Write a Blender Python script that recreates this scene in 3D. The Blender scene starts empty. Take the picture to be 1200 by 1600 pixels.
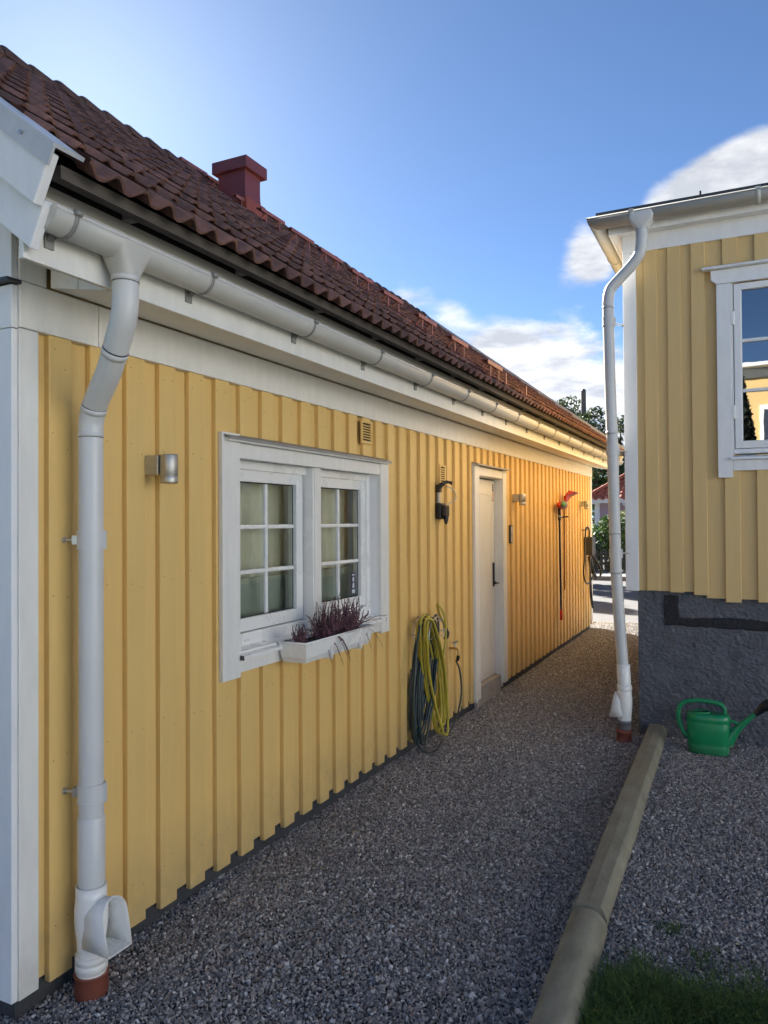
import bpy, math, random
import numpy as np
from mathutils import Vector, Matrix, Euler
random.seed(7); rng = np.random.default_rng(7)
C = bpy.context; S = C.scene; COL = S.collection
R_ = math.radians
# ------------------------------------------------------------------ camera
def cam_axes(yaw, pitch, roll):
    cy, sy = math.cos(yaw), math.sin(yaw)
    F = Vector((-sy*math.cos(pitch), cy*math.cos(pitch), math.sin(pitch)))
    R0 = Vector((cy, sy, 0)); U0 = R0.cross(F)
    R = R0*math.cos(roll) + U0*math.sin(roll); U = -R0*math.sin(roll) + U0*math.cos(roll)
    return R, U, F
cd = bpy.data.cameras.new('camera'); cam = bpy.data.objects.new('camera', cd); COL.objects.link(cam)
Rv, Uv, Fv = cam_axes(0.452476, 0.0126356, -0.0061780)
M = Matrix((( Rv.x, Uv.x, -Fv.x, 0), (Rv.y, Uv.y, -Fv.y, 0), (Rv.z, Uv.z, -Fv.z, 1.70), (0,0,0,1)))
cam.matrix_world = M
cd.sensor_fit = 'VERTICAL'; cd.sensor_height = 36; cd.sensor_width = 27; cd.lens = 36*1180/1600
cd.clip_start = .05; cd.clip_end = 2000
S.camera = cam
# ------------------------------------------------------------------ sky, sun, exposure
SUN_DIR = Vector((-.744, .668, .543)).normalized()
SUN_EL = math.asin(SUN_DIR.z); SUN_AZ = math.atan2(SUN_DIR.x, SUN_DIR.y)
W = bpy.data.worlds.new('World'); S.world = W; W.use_nodes = True
SKY_STRENGTH = .05
def build_world():
    nt = W.node_tree; N = nt.nodes; L = nt.links; N.clear()
    out = N.new('ShaderNodeOutputWorld'); bg = N.new('ShaderNodeBackground'); L.new(bg.outputs[0], out.inputs[0])
    sky = N.new('ShaderNodeTexSky'); sky.sky_type = 'NISHITA'; sky.sun_disc = False
    sky.sun_elevation = SUN_EL; sky.sun_rotation = SUN_AZ
    sky.altitude = 0; sky.air_density = .36; sky.dust_density = .10; sky.ozone_density = 2.2
    tc = N.new('ShaderNodeTexCoord')
    sep = N.new('ShaderNodeSeparateXYZ'); L.new(tc.outputs['Generated'], sep.inputs[0])
    def math_(op, a, b=None, clamp=False):
        m = N.new('ShaderNodeMath'); m.operation = op; m.use_clamp = clamp
        for i, v in enumerate((a, b)):
            if v is None: continue
            if isinstance(v, (int, float)): m.inputs[i].default_value = v
            else: L.new(v, m.inputs[i])
        return m.outputs[0]
    def mixc(f, a, b):
        m = N.new('ShaderNodeMix'); m.data_type = 'RGBA'
        if isinstance(f, (int, float)): m.inputs[0].default_value = f
        else: L.new(f, m.inputs[0])
        for i, v in ((6, a), (7, b)):
            if isinstance(v, tuple): m.inputs[i].default_value = v
            else: L.new(v, m.inputs[i])
        return m.outputs[2]
    # cloud layer: direction projected on a plane overhead
    zc = math_('MAXIMUM', sep.outputs[2], 0.0); den = math_('ADD', zc, .12)
    px = math_('DIVIDE', sep.outputs[0], den); py = math_('DIVIDE', sep.outputs[1], den)
    comb = N.new('ShaderNodeCombineXYZ'); L.new(px, comb.inputs[0]); L.new(py, comb.inputs[1])
    n1 = N.new('ShaderNodeTexNoise'); n1.inputs['Scale'].default_value = 1.15; n1.inputs['Detail'].default_value = 9
    n1.inputs['Roughness'].default_value = .58; n1.inputs['Distortion'].default_value = .35
    L.new(comb.outputs[0], n1.inputs['Vector'])
    n2 = N.new('ShaderNodeTexNoise'); n2.inputs['Scale'].default_value = 3.1; n2.inputs['Detail'].default_value = 8
    n2.inputs['Roughness'].default_value = .6; L.new(comb.outputs[0], n2.inputs['Vector'])
    # cloud banks at their places in the sky: bumps round a direction
    def bank(d, width, gain):
        v = N.new('ShaderNodeVectorMath'); v.operation = 'DISTANCE'; L.new(tc.outputs['Generated'], v.inputs[0])
        v.inputs[1].default_value = d
        q = math_('DIVIDE', v.outputs['Value'], width); q = math_('MULTIPLY', q, q)
        e = math_('POWER', 2.718, math_('MULTIPLY', q, -1.0)); return math_('MULTIPLY', e, gain)
    def pix(x, y):
        v = Fv + Rv*((x-600)/1180) + Uv*((800-y)/1180); return tuple(v.normalized())
    tot = None
    for (x, y), w, g in BANKS(pix):
        b = bank(pix(x, y), w, g); tot = b if tot is None else math_('ADD', tot, b)
    # low clouds ring the whole horizon
    low = math_('MULTIPLY', math_('POWER', 2.718, math_('MULTIPLY', zc, -9.0)), .17)
    lo2 = math_('ADD', tot, low)
    dens = math_('ADD', n1.outputs['Fac'], lo2)
    rmp = N.new('ShaderNodeMapRange'); rmp.interpolation_type = 'SMOOTHSTEP'
    L.new(dens, rmp.inputs[0]); rmp.inputs[1].default_value = .67; rmp.inputs[2].default_value = .83
    # cloud body: bright edges, greyer core
    r2 = N.new('ShaderNodeMapRange'); L.new(n2.outputs['Fac'], r2.inputs[0]); r2.inputs[1].default_value = .38; r2.inputs[2].default_value = .66
    ccol = mixc(r2.outputs[0], CLOUD_SHADE, CLOUD_LIGHT)
    tint = N.new('ShaderNodeMix'); tint.data_type = 'RGBA'; tint.blend_type = 'MULTIPLY'; tint.inputs[0].default_value = 1
    L.new(sky.outputs[0], tint.inputs[6]); tint.inputs[7].default_value = SKY_TINT
    fac = math_('MULTIPLY', rmp.outputs[0], .93)
    col = mixc(fac, tint.outputs[2], ccol)
    L.new(col, bg.inputs[0]); bg.inputs[1].default_value = SKY_STRENGTH
SKY_TINT = (.84, .97, 1, 1)
CLOUD_LIGHT = (5.4, 5.3, 5.2, 1); CLOUD_SHADE = (2.6, 2.7, 2.9, 1)
def BANKS(pix):
    return [((840, 608), .078, .37), ((980, 632), .09, .30), ((705, 495), .03, .2), ((770, 545), .045, .2),
            ((1205, 265), .045, .44), ((1150, 282), .04, .36), ((1090, 304), .032, .34), ((1025, 322), .026, .26), ((930, 400), .03, .24), ((910, 395), .045, .25),
            ((560, 420), .05, .10), ((450, 355), .03, .12), ((640, 460), .03, .11)]
build_world()
sd = bpy.data.lights.new('sun', 'SUN'); sd.energy = 5.0; sd.angle = R_(.53); sd.color = (1, .94, .85)
sun = bpy.data.objects.new('sun', sd); COL.objects.link(sun)
sun.rotation_euler = (-SUN_DIR).to_track_quat('-Z', 'Y').to_euler(); sun.location = SUN_DIR*60
VS = S.view_settings; VS.view_transform = 'Standard'; VS.look = 'None'; VS.gamma = 1; VS.use_curve_mapping = False
VS.exposure = 2.45
S.render.engine = 'CYCLES'; S.cycles.use_denoising = True; S.cycles.max_bounces = 8; S.cycles.diffuse_bounces = 5
S.cycles.sample_clamp_indirect = 8
# ------------------------------------------------------------------ mesh helpers
class MB:
    def __init__(s): s.v = []; s.f = []; s.sm = []
    def add(s, vs, fs, smooth=False):
        k = len(s.v); s.v += [tuple(v) for v in vs]
        for f in fs: s.f.append(tuple(i+k for i in f)); s.sm.append(smooth)
        return s
    def box(s, x0, x1, y0, y1, z0, z1):
        vs = [(x, y, z) for x in (x0, x1) for y in (y0, y1) for z in (z0, z1)]
        return s.add(vs, [(0,1,3,2),(4,6,7,5),(0,4,5,1),(2,3,7,6),(0,2,6,4),(1,5,7,3)])
    def obox(s, c, ax, ay, az, hx, hy, hz):
        c = Vector(c); vs = [c+ax*(i*hx)+ay*(j*hy)+az*(k*hz) for i in (-1,1) for j in (-1,1) for k in (-1,1)]
        return s.add(vs, [(0,1,3,2),(4,6,7,5),(0,4,5,1),(2,3,7,6),(0,2,6,4),(1,5,7,3)])
    def prism(s, poly, axis, a, b, smooth=False):
        """poly: 2-D points in the other two axes (in order), extruded along axis from a to b"""
        def pt(p, t):
            q = list(p); q.insert(axis, t); return tuple(q)
        n = len(poly); vs = [pt(p, a) for p in poly] + [pt(p, b) for p in poly]
        fs = [tuple(range(n))[::-1], tuple(range(n, 2*n))]
        s.add(vs, fs, False); k = len(s.v)-2*n
        for i in range(n):
            j = (i+1) % n; s.f.append((k+i, k+j, k+n+j, k+n+i)); s.sm.append(smooth)
        return s
    def tube(s, pts, r, seg=10, caps=True, closed=False):
        pts = [Vector(p) for p in pts]; n = len(pts); rs = r if isinstance(r, (list, tuple)) else [r]*n
        t0 = None; rings = []; nrm = None
        for i, p in enumerate(pts):
            if closed: t = pts[(i+1) % n] - pts[i-1]
            else: t = pts[min(i+1, n-1)] - pts[max(i-1, 0)]
            if t.length < 1e-9: t = Vector((0,0,1))
            t.normalize()
            if nrm is None:
                a = Vector((0,0,1)) if abs(t.z) < .9 else Vector((1,0,0)); nrm = (a - t*a.dot(t)).normalized()
            else:
                nrm = nrm - t*nrm.dot(t)
                if nrm.length < 1e-6: nrm = t.orthogonal()
                nrm.normalize()
            b = t.cross(nrm)
            rings.append([p + (nrm*math.cos(2*math.pi*j/seg) + b*math.sin(2*math.pi*j/seg))*rs[i] for j in range(seg)])
        vs = [v for ring in rings for v in ring]; fs = []
        m = n if closed else n-1
        for i in range(m):
            for j in range(seg):
                a, b2 = i*seg+j, i*seg+(j+1) % seg; c, d = ((i+1) % n)*seg+(j+1) % seg, ((i+1) % n)*seg+j
                fs.append((a, b2, c, d))
        k0 = len(fs); s.add(vs, fs, True)
        if caps and not closed:
            s.add(rings[0], [tuple(range(seg))[::-1]]); s.add(rings[-1], [tuple(range(seg))])
        return s
    def loft(s, rings, caps=True, smooth=True):
        n = len(rings[0]); vs = [v for r in rings for v in r]; fs = []
        for i in range(len(rings)-1):
            for j in range(n):
                fs.append((i*n+j, i*n+(j+1) % n, (i+1)*n+(j+1) % n, (i+1)*n+j))
        s.add(vs, fs, smooth)
        if caps: s.add(rings[0], [tuple(range(n))[::-1]]); s.add(rings[-1], [tuple(range(n))])
        return s
    def lathe(s, prof, c, seg=20, axis='z'):
        cx, cy, cz = c; rings = []
        for r, h in prof:
            rings.append([(cx+r*math.cos(2*math.pi*j/seg), cy+r*math.sin(2*math.pi*j/seg), cz+h) for j in range(seg)])
        return s.loft(rings)
    def grid(s, rows, smooth=True):
        n = len(rows[0]); vs = [v for r in rows for v in r]
        fs = [(i*n+j, i*n+j+1, (i+1)*n+j+1, (i+1)*n+j) for i in range(len(rows)-1) for j in range(n-1)]
        return s.add(vs, fs, smooth)
    def mesh(s, name, mat, origin):
        me = bpy.data.meshes.new(name); o = Vector(origin)
        me.from_pydata([tuple(Vector(v)-o) for v in s.v], [], s.f)
        me.polygons.foreach_set('use_smooth', s.sm)
        if mat: me.materials.append(mat)
        me.update(); return me
WO = {}
def link(name, data, org, parent=None):
    o = bpy.data.objects.new(name, data); COL.objects.link(o); WO[o] = Vector(org)
    if parent: o.parent = parent; o.location = WO[o]-WO[parent]
    else: o.location = org
    return o
def obj(name, mb, mat, parent=None, bevel=0, solid=0, org=None, recalc=True):
    a = np.array(mb.v); lo, hi = a.min(0), a.max(0)
    if org is None: org = ((lo[0]+hi[0])/2, (lo[1]+hi[1])/2, lo[2])
    me = mb.mesh(name, mat, org)
    if recalc:
        import bmesh
        bm = bmesh.new(); bm.from_mesh(me); bmesh.ops.recalc_face_normals(bm, faces=bm.faces); bm.to_mesh(me); bm.free()
    o = link(name, me, org, parent)
    if solid:
        m = o.modifiers.new('solid', 'SOLIDIFY'); m.thickness = solid; m.offset = 0
    if bevel:
        m = o.modifiers.new('bevel', 'BEVEL'); m.width = bevel; m.segments = 2; m.limit_method = 'ANGLE'; m.angle_limit = R_(40)
        m.harden_normals = False
    return o
def thing(name, loc, label, cat, group=None):
    o = link(name, None, loc); o.empty_display_size = .2; return tag(o, label, cat, group)
def tag(o, label, cat, group=None, kind=None):
    o['label'] = label; o['category'] = cat
    if group: o['group'] = group
    if kind: o['kind'] = kind
    return o
def stuff(o, label=None):
    o['kind'] = 'stuff'
    if label: o['label'] = label
    return o
def struct(o, label, cat='setting'):
    o['kind'] = 'structure'; o['label'] = label; o['category'] = cat; return o
def smooth_path(pts, n=8):
    P = [Vector(p) for p in pts]; P = [P[0]*2-P[1]] + P + [P[-1]*2-P[-2]]; out = []
    for i in range(1, len(P)-2):
        for k in range(n):
            t = k/n; a, b, c, d = P[i-1], P[i], P[i+1], P[i+2]
            out.append(.5*((2*b) + (c-a)*t + (2*a-5*b+4*c-d)*t*t + (3*b-a-3*c+d)*t**3))
    out.append(P[-2]); return out
def circ(c, r, a, b, n=24, e1=Vector((1,0,0)), e2=Vector((0,0,1))):
    return [Vector(c)+e1*(r*math.cos(a+(b-a)*i/(n-1)))+e2*(r*math.sin(a+(b-a)*i/(n-1))) for i in range(n)]
# ------------------------------------------------------------------ materials
def mat(name, col, rough=.6, var=.12, scale=6, stretch=(1,1,1), bump=0, bscale=60, metal=0, col2=None, v2scale=2.0, v2=.0,
        spots=0, spot_scale=9, spot_col=(.1,.07,.04), rnd=0, coat=0, detail=5, bstretch=None):
    m = bpy.data.materials.new(name); m.use_nodes = True; nt = m.node_tree; N = nt.nodes; L = nt.links
    bs = N['Principled BSDF']; bs.inputs['Roughness'].default_value = rough; bs.inputs['Metallic'].default_value = metal
    if coat: bs.inputs['Coat Weight'].default_value = coat; bs.inputs['Coat Roughness'].default_value = .15
    tc = N.new('ShaderNodeTexCoord'); oi = N.new('ShaderNodeObjectInfo')
    add = N.new('ShaderNodeVectorMath'); add.operation = 'ADD'
    mulr = N.new('ShaderNodeVectorMath'); mulr.operation = 'SCALE'; mulr.inputs[3].default_value = 37.0
    cr = N.new('ShaderNodeCombineXYZ'); L.new(oi.outputs['Random'], cr.inputs[0]); L.new(oi.outputs['Random'], cr.inputs[2])
    L.new(cr.outputs[0], mulr.inputs[0]); L.new(tc.outputs['Object'], add.inputs[0]); L.new(mulr.outputs[0], add.inputs[1])
    mp = N.new('ShaderNodeMapping'); mp.inputs['Scale'].default_value = stretch; L.new(add.outputs[0], mp.inputs[0])
    nz = N.new('ShaderNodeTexNoise'); nz.inputs['Scale'].default_value = scale; nz.inputs['Detail'].default_value = detail
    nz.inputs['Roughness'].default_value = .62; L.new(mp.outputs[0], nz.inputs['Vector'])
    mr = N.new('ShaderNodeMapRange'); L.new(nz.outputs['Fac'], mr.inputs[0]); mr.inputs[1].default_value = .3; mr.inputs[2].default_value = .7
    mx = N.new('ShaderNodeMix'); mx.data_type = 'RGBA'; L.new(mr.outputs[0], mx.inputs[0])
    lo = tuple(c*(1-var) for c in col) + (1,); hi = tuple(min(1, c*(1+var)) for c in (col2 or col)) + (1,)
    mx.inputs[6].default_value = lo; mx.inputs[7].default_value = hi
    last = mx.outputs[2]
    if rnd:
        rr = N.new('ShaderNodeMapRange'); L.new(oi.outputs['Random'], rr.inputs[0]); rr.inputs[3].default_value = 1-rnd; rr.inputs[4].default_value = 1+rnd
        mm = N.new('ShaderNodeVectorMath'); mm.operation = 'SCALE'; L.new(last, mm.inputs[0]); L.new(rr.outputs[0], mm.inputs[3]); last = mm.outputs[0]
    if spots:
        vo = N.new('ShaderNodeTexNoise'); vo.inputs['Scale'].default_value = spot_scale; vo.inputs['Detail'].default_value = 6; L.new(add.outputs[0], vo.inputs['Vector'])
        vr = N.new('ShaderNodeMapRange'); L.new(vo.outputs['Fac'], vr.inputs[0]); vr.inputs[1].default_value = 1-spots; vr.inputs[2].default_value = 1-spots+.08
        m2 = N.new('ShaderNodeMix'); m2.data_type = 'RGBA'; L.new(vr.outputs[0], m2.inputs[0]); L.new(last, m2.inputs[6]); m2.inputs[7].default_value = spot_col + (1,); last = m2.outputs[2]
    L.new(last, bs.inputs['Base Color'])
    if bump:
        bn = N.new('ShaderNodeTexNoise'); bn.inputs['Scale'].default_value = bscale; bn.inputs['Detail'].default_value = 4
        if bstretch:
            mp2 = N.new('ShaderNodeMapping'); mp2.inputs['Scale'].default_value = bstretch; L.new(add.outputs[0], mp2.inputs[0]); L.new(mp2.outputs[0], bn.inputs['Vector'])
        else: L.new(mp.outputs[0], bn.inputs['Vector'])
        bu = N.new('ShaderNodeBump'); bu.inputs['Strength'].default_value = bump; bu.inputs['Distance'].default_value = .01
        L.new(bn.outputs['Fac'], bu.inputs['Height']); L.new(bu.outputs[0], bs.inputs['Normal'])
    rv = N.new('ShaderNodeMapRange'); L.new(nz.outputs['Fac'], rv.inputs[0]); rv.inputs[3].default_value = max(.05, rough-.1); rv.inputs[4].default_value = min(1, rough+.1)
    L.new(rv.outputs[0], bs.inputs['Roughness'])
    return m
M_yel = mat('yellow_paint', (.75,.51,.18), .55, .035, 5, (6,6,.6), .05, 30, bstretch=(8,8,.6), rnd=.03, spots=.27, spot_scale=22, spot_col=(.50,.30,.09))
M_yel2 = mat('pale_yellow_paint', (.67,.475,.205), .55, .035, 5, (6,6,.6), .05, 30, bstretch=(8,8,.6), rnd=.035, spots=.27, spot_scale=22, spot_col=(.45,.28,.10))
M_white = mat('white_wood_paint', (.76,.755,.71), .5, .05, 5, (4,4,1), .12, 25, spots=.27, spot_scale=16, spot_col=(.42,.38,.3))
M_white2 = mat('cool_white_paint', (.79,.80,.80), .5, .04, 5, (4,4,1), .12, 25)
M_plast = mat('white_plastic', (.80,.80,.77), .28, .02, 4)
M_gut = mat('gutter_coat', (.50,.50,.46), .38, .05, 3, (1,1,1), 0, spots=.3, spot_scale=5, spot_col=(.52,.51,.45))
M_pipe = mat('pipe_coat', (.60,.61,.60), .35, .04, 3, spots=.29, spot_scale=7, spot_col=(.52,.52,.50))
M_zinc = mat('bare_metal', (.52,.53,.54), .32, .12, 5, metal=.9, bump=.05, bscale=12)
M_steel = mat('brushed_steel', (.50,.49,.45), .5, .1, 6, (1,1,8), metal=1)
M_bead = mat('bead_coat', (.60,.60,.57), .16, .06, 8, coat=.6)
M_roofflash = mat('verge_flashing', (.52,.54,.56), .4, .12, 6, spots=.33, spot_scale=10, spot_col=(.32,.31,.3))
M_tile = mat('clay_tile', (.118,.070,.062), .9, .35, 9, bump=.5, bscale=45, col2=(.19,.092,.07), rnd=.22, spots=.33, spot_scale=14, spot_col=(.08,.07,.05), detail=8)
M_ridge = mat('ridge_tile', (.11,.06,.047), .78, .35, 9, bump=.5, bscale=45, rnd=.2, spots=.38, spot_scale=14, spot_col=(.07,.07,.045), detail=8)
M_under = mat('roof_felt', (.02,.02,.022), .9, .2, 8)
M_batt = mat('batten_wood', (.095,.083,.073), .8, .2, 5, (4,1,4), .2, 20)
M_batt2 = mat('grey_block', (.16,.155,.15), .8, .15, 8)
M_chim = mat('burgundy_sheet', (.16,.04,.042), .45, .08, 4, bump=.05, bscale=6)
M_ladder = mat('ladder_coat', (.24,.085,.07), .45, .15, 6)
M_gutd = mat('bracket_coat', (.26,.26,.25), .5, .15, 5)
M_orange = mat('chimney_collar', (.26,.06,.03), .5, .15, 6)
M_found = mat('plinth_dark', (.05,.052,.055), .9, .2, 12, bump=.6, bscale=50)
M_tar = mat('tar_patch', (.016,.016,.02), .7, .4, 20, bump=.9, bscale=60)
M_black = mat('black_plastic', (.012,.012,.013), .4, .1, 8)
M_dark = mat('dark_grey_plastic', (.045,.046,.05), .45, .1, 8)
M_red = mat('red_plastic', (.55,.035,.02), .4, .1, 8)
M_greenp = mat('green_brush', (.10,.26,.10), .6, .25, 20)
M_brownpole = mat('brown_pole', (.20,.075,.03), .5, .15, 8)
M_can = mat('green_plastic', (.006,.235,.085), .32, .06, 5, coat=.1)
M_hosey = mat('yellow_hose', (.47,.39,.05), .42, .15, 10, spots=.3, spot_scale=20, spot_col=(.3,.24,.04))
M_hosed = mat('dark_hose', (.022,.042,.045), .36, .2, 10)
M_pvcred = mat('drain_pipe', (.19,.055,.035), .55, .15, 6)
M_pvcgrey = mat('grey_pvc', (.20,.20,.22), .5, .1, 6)
M_brass = mat('brass', (.5,.36,.15), .35, .15, 8, metal=1)
M_timber = mat('treated_timber', (.255,.24,.175), .8, .24, 3, (4,2.2,4), .22, 14, bstretch=(4,1.5,4), spots=.30, spot_scale=9, spot_col=(.10,.085,.05), detail=8)
M_conc = mat('concrete', (.32,.30,.28), .85, .15, 10, bump=.3, bscale=40)
M_soil = mat('soil', (.02,.015,.012), .95, .4, 30, bump=1, bscale=50)
M_heather = mat('heather_spikes', (.13,.045,.07), .7, .4, 40, col2=(.20,.085,.10), rnd=.2)
M_heather_g = mat('heather_stems', (.05,.04,.035), .8, .4, 40)
M_cur = mat('curtain_cloth', (.66,.65,.54), .9, .05, 10)
M_room = mat('room_wall', (.30,.29,.26), .9, .05, 4)
M_sofa = mat('green_blind', (.33,.37,.33), .9, .05, 4)
M_asph = mat('asphalt', (.085,.085,.088), .85, .18, 3, bump=.4, bscale=120, detail=10)
M_pave = mat('pavement', (.17,.165,.16), .85, .15, 2, bump=.3, bscale=80)
M_kerb = mat('kerb_stone', (.16,.155,.15), .8, .12, 6, bump=.3, bscale=40)
M_pink = mat('mauve_render', (.42,.30,.36), .8, .06, 5, bump=.1)
M_redroof = mat('red_roof_tile', (.48,.13,.07), .7, .25, 6, rnd=.12)
M_bark = mat('bark', (.07,.05,.038), .9, .3, 8, (3,3,1), .6, 12)
M_pole = mat('pole_wood', (.12,.105,.09), .85, .2, 6, (4,4,.5), .4, 14)
M_bluewin = mat('window_dark', (.04,.05,.07), .12, .05, 4)
M_fence = mat('dark_fence', (.05,.05,.045), .85, .25, 6)
M_lawn = mat('lawn', (.07,.095,.04), .95, .2, .6, bump=.5, bscale=60, detail=9)
M_sticker = mat('sticker_blue', (.03,.035,.09), .4, .05, 5)
M_stw = mat('sticker_white', (.7,.7,.68), .4, .02, 5)
M_disp = mat('display_grey', (.42,.44,.40), .3, .05, 5)
def splash(m, top, amount, col):
    nt = m.node_tree; N = nt.nodes; L = nt.links; bs = N['Principled BSDF']; src = bs.inputs['Base Color'].links[0].from_socket
    g = N.new('ShaderNodeNewGeometry'); sp = N.new('ShaderNodeSeparateXYZ'); L.new(g.outputs['Position'], sp.inputs[0])
    nz = N.new('ShaderNodeTexNoise'); nz.inputs['Scale'].default_value = 14; nz.inputs['Detail'].default_value = 7; L.new(g.outputs['Position'], nz.inputs['Vector'])
    h = N.new('ShaderNodeMapRange'); L.new(sp.outputs[2], h.inputs[0]); h.inputs[1].default_value = top; h.inputs[2].default_value = .05
    f = N.new('ShaderNodeMath'); f.operation = 'MULTIPLY'; L.new(h.outputs[0], f.inputs[0]); L.new(nz.outputs['Fac'], f.inputs[1])
    f2 = N.new('ShaderNodeMath'); f2.operation = 'MULTIPLY'; f2.inputs[1].default_value = amount; L.new(f.outputs[0], f2.inputs[0])
    mx = N.new('ShaderNodeMix'); mx.data_type = 'RGBA'; L.new(f2.outputs[0], mx.inputs[0]); L.new(src, mx.inputs[6]); mx.inputs[7].default_value = col+(1,); L.new(mx.outputs[2], bs.inputs['Base Color'])
splash(M_yel, .45, .85, (.30,.24,.14)); splash(M_white, .35, .7, (.34,.31,.26)); splash(M_plast, .3, .5, (.38,.36,.32)); splash(M_can, .12, .5, (.12,.13,.10))
def leafmat(name, col, rnd=.35):
    m = mat(name, col, .55, .2, 3, rnd=.0); nt = m.node_tree; N = nt.nodes; L = nt.links; bs = N['Principled BSDF']
    src = bs.inputs['Base Color'].links[0].from_socket
    at = N.new('ShaderNodeAttribute'); at.attribute_name = 'tone'
    mm = N.new('ShaderNodeVectorMath'); mm.operation = 'SCALE'; L.new(src, mm.inputs[0]); L.new(at.outputs['Fac'], mm.inputs[3]); L.new(mm.outputs[0], bs.inputs['Base Color'])
    tr = N.new('ShaderNodeBsdfTranslucent'); L.new(mm.outputs[0], tr.inputs[0])
    ms = N.new('ShaderNodeMixShader'); ms.inputs[0].default_value = .28
    out = N['Material Output']; L.new(bs.outputs[0], ms.inputs[1]); L.new(tr.outputs[0], ms.inputs[2]); L.new(ms.outputs[0], out.inputs[0]); return m
M_leaf = leafmat('hedge_leaf', (.045,.085,.022)); M_pine = leafmat('pine_needles', (.05,.075,.03)); M_grass = leafmat('grass_blade', (.07,.13,.026))
M_leaf2 = leafmat('pale_leaf', (.12,.15,.04)); M_thuja = leafmat('thuja_leaf', (.018,.03,.016)); M_bract = leafmat('red_bract', (.3,.05,.06))
def glassmat(name, tint=(.92,.97,.95), f0=1.5, gl=1.0):
    m = bpy.data.materials.new(name); m.use_nodes = True; nt = m.node_tree; N = nt.nodes; L = nt.links; N.clear()
    out = N.new('ShaderNodeOutputMaterial'); ms = N.new('ShaderNodeMixShader'); tr = N.new('ShaderNodeBsdfTransparent'); g = N.new('ShaderNodeBsdfGlossy')
    fr = N.new('ShaderNodeFresnel'); fr.inputs[0].default_value = f0
    tr.inputs[0].default_value = tint + (1,); g.inputs[0].default_value = (gl, gl, gl, 1); g.inputs['Roughness'].default_value = .005
    nz = N.new('ShaderNodeTexNoise'); nz.inputs['Scale'].default_value = 1.6; bu = N.new('ShaderNodeBump'); bu.inputs['Strength'].default_value = .03; bu.inputs['Distance'].default_value = .01
    L.new(nz.outputs['Fac'], bu.inputs['Height']); L.new(bu.outputs[0], g.inputs['Normal'])
    L.new(fr.outputs[0], ms.inputs[0]); L.new(tr.outputs[0], ms.inputs[1]); L.new(g.outputs[0], ms.inputs[2]); L.new(ms.outputs[0], out.inputs[0]); return m
M_glass = glassmat('window_glass', (.90,.95,.93), 1.75)
M_glass2 = glassmat('old_window_glass', (.5,.53,.55), 3.1)
def roughcast():
    m = mat('roughcast_plinth', (.115,.12,.135), .9, .22, 7, bump=1.0, bscale=55, detail=9); return m
M_rough = roughcast()
# ------------------------------------------------------------------ ground
def ground_sheets():
    g = MB(); g.add([(-600,-600,-.05),(600,-600,-.05),(600,900,-.05),(-600,900,-.05)], [(0,1,2,3)])
    struct(obj('ground', g, M_lawn), 'flat ground of the neighbourhood')
    struct(obj('reflector_yard', MB().add([(1.6,-7,.045),(12.5,-7,.045),(12.5,6.2,.045),(1.6,6.2,.045)], [(0,1,2,3)]), mat('reflector_paving', (.22,.22,.21), .9, .15, 2)), 'pale paved yard added out of view on the right to bounce sunlight')  # pale sheet added out of view to throw sunlight back up
    # gravel bed, softly uneven
    xs = np.linspace(-7.0, 6.0, 90); ys = np.linspace(-6.0, 12.9, 130); rows = []
    for y in ys:
        edge = 0.0 if y < 12.6 else -.012
        rows.append([(x, y, gz(x, y)+edge) for x in xs])
    o = obj('gravel_bed', MB().grid(rows), M_gravbed, recalc=False); struct(o, 'bed under the grey gravel between the two yellow houses')
    r = MB().add([(-60,12.9,0.0),(60,12.9,0.0),(60,23.2,0.0),(-60,23.2,0.0)], [(0,1,2,3)])
    struct(obj('street', r, M_asph), 'asphalt street crossing beyond the end of the alley')
    k = MB()
    for i in range(-40, 40): k.box(i*1.0+.006, i*1.0+.994, 21.9, 22.05, -.05, .12)
    struct(obj('kerb', k, M_kerb, bevel=.012), 'pale kerb along the far side of the street')
    struct(obj('garden_bed', MB().add([(-30,24.2,.002),(30,24.2,.002),(30,33.5,.002),(-30,33.5,.002)], [(0,1,2,3)]), M_soil), 'dark planting bed under the hedge across the street')
    p = MB().box(-60, 60, 22.05, 24.2, -.05, .115); struct(obj('pavement', p, M_pave), 'far pavement in front of the dark fence')
_gp = rng.uniform(0, 6.28, 8)
def gz(x, y):
    return .012 + .007*math.sin(1.7*x+_gp[0]+.6*y)+.006*math.sin(2.9*y+_gp[1])+.004*math.sin(5.1*x+3.3*y+_gp[2]) - .016*max(0, 1-abs(x+2.3)/.35)
M_gravbed = mat('gravel_under', (.045,.044,.043), .95, .5, 70, bump=1, bscale=120, detail=8)
ground_sheets()
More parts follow.
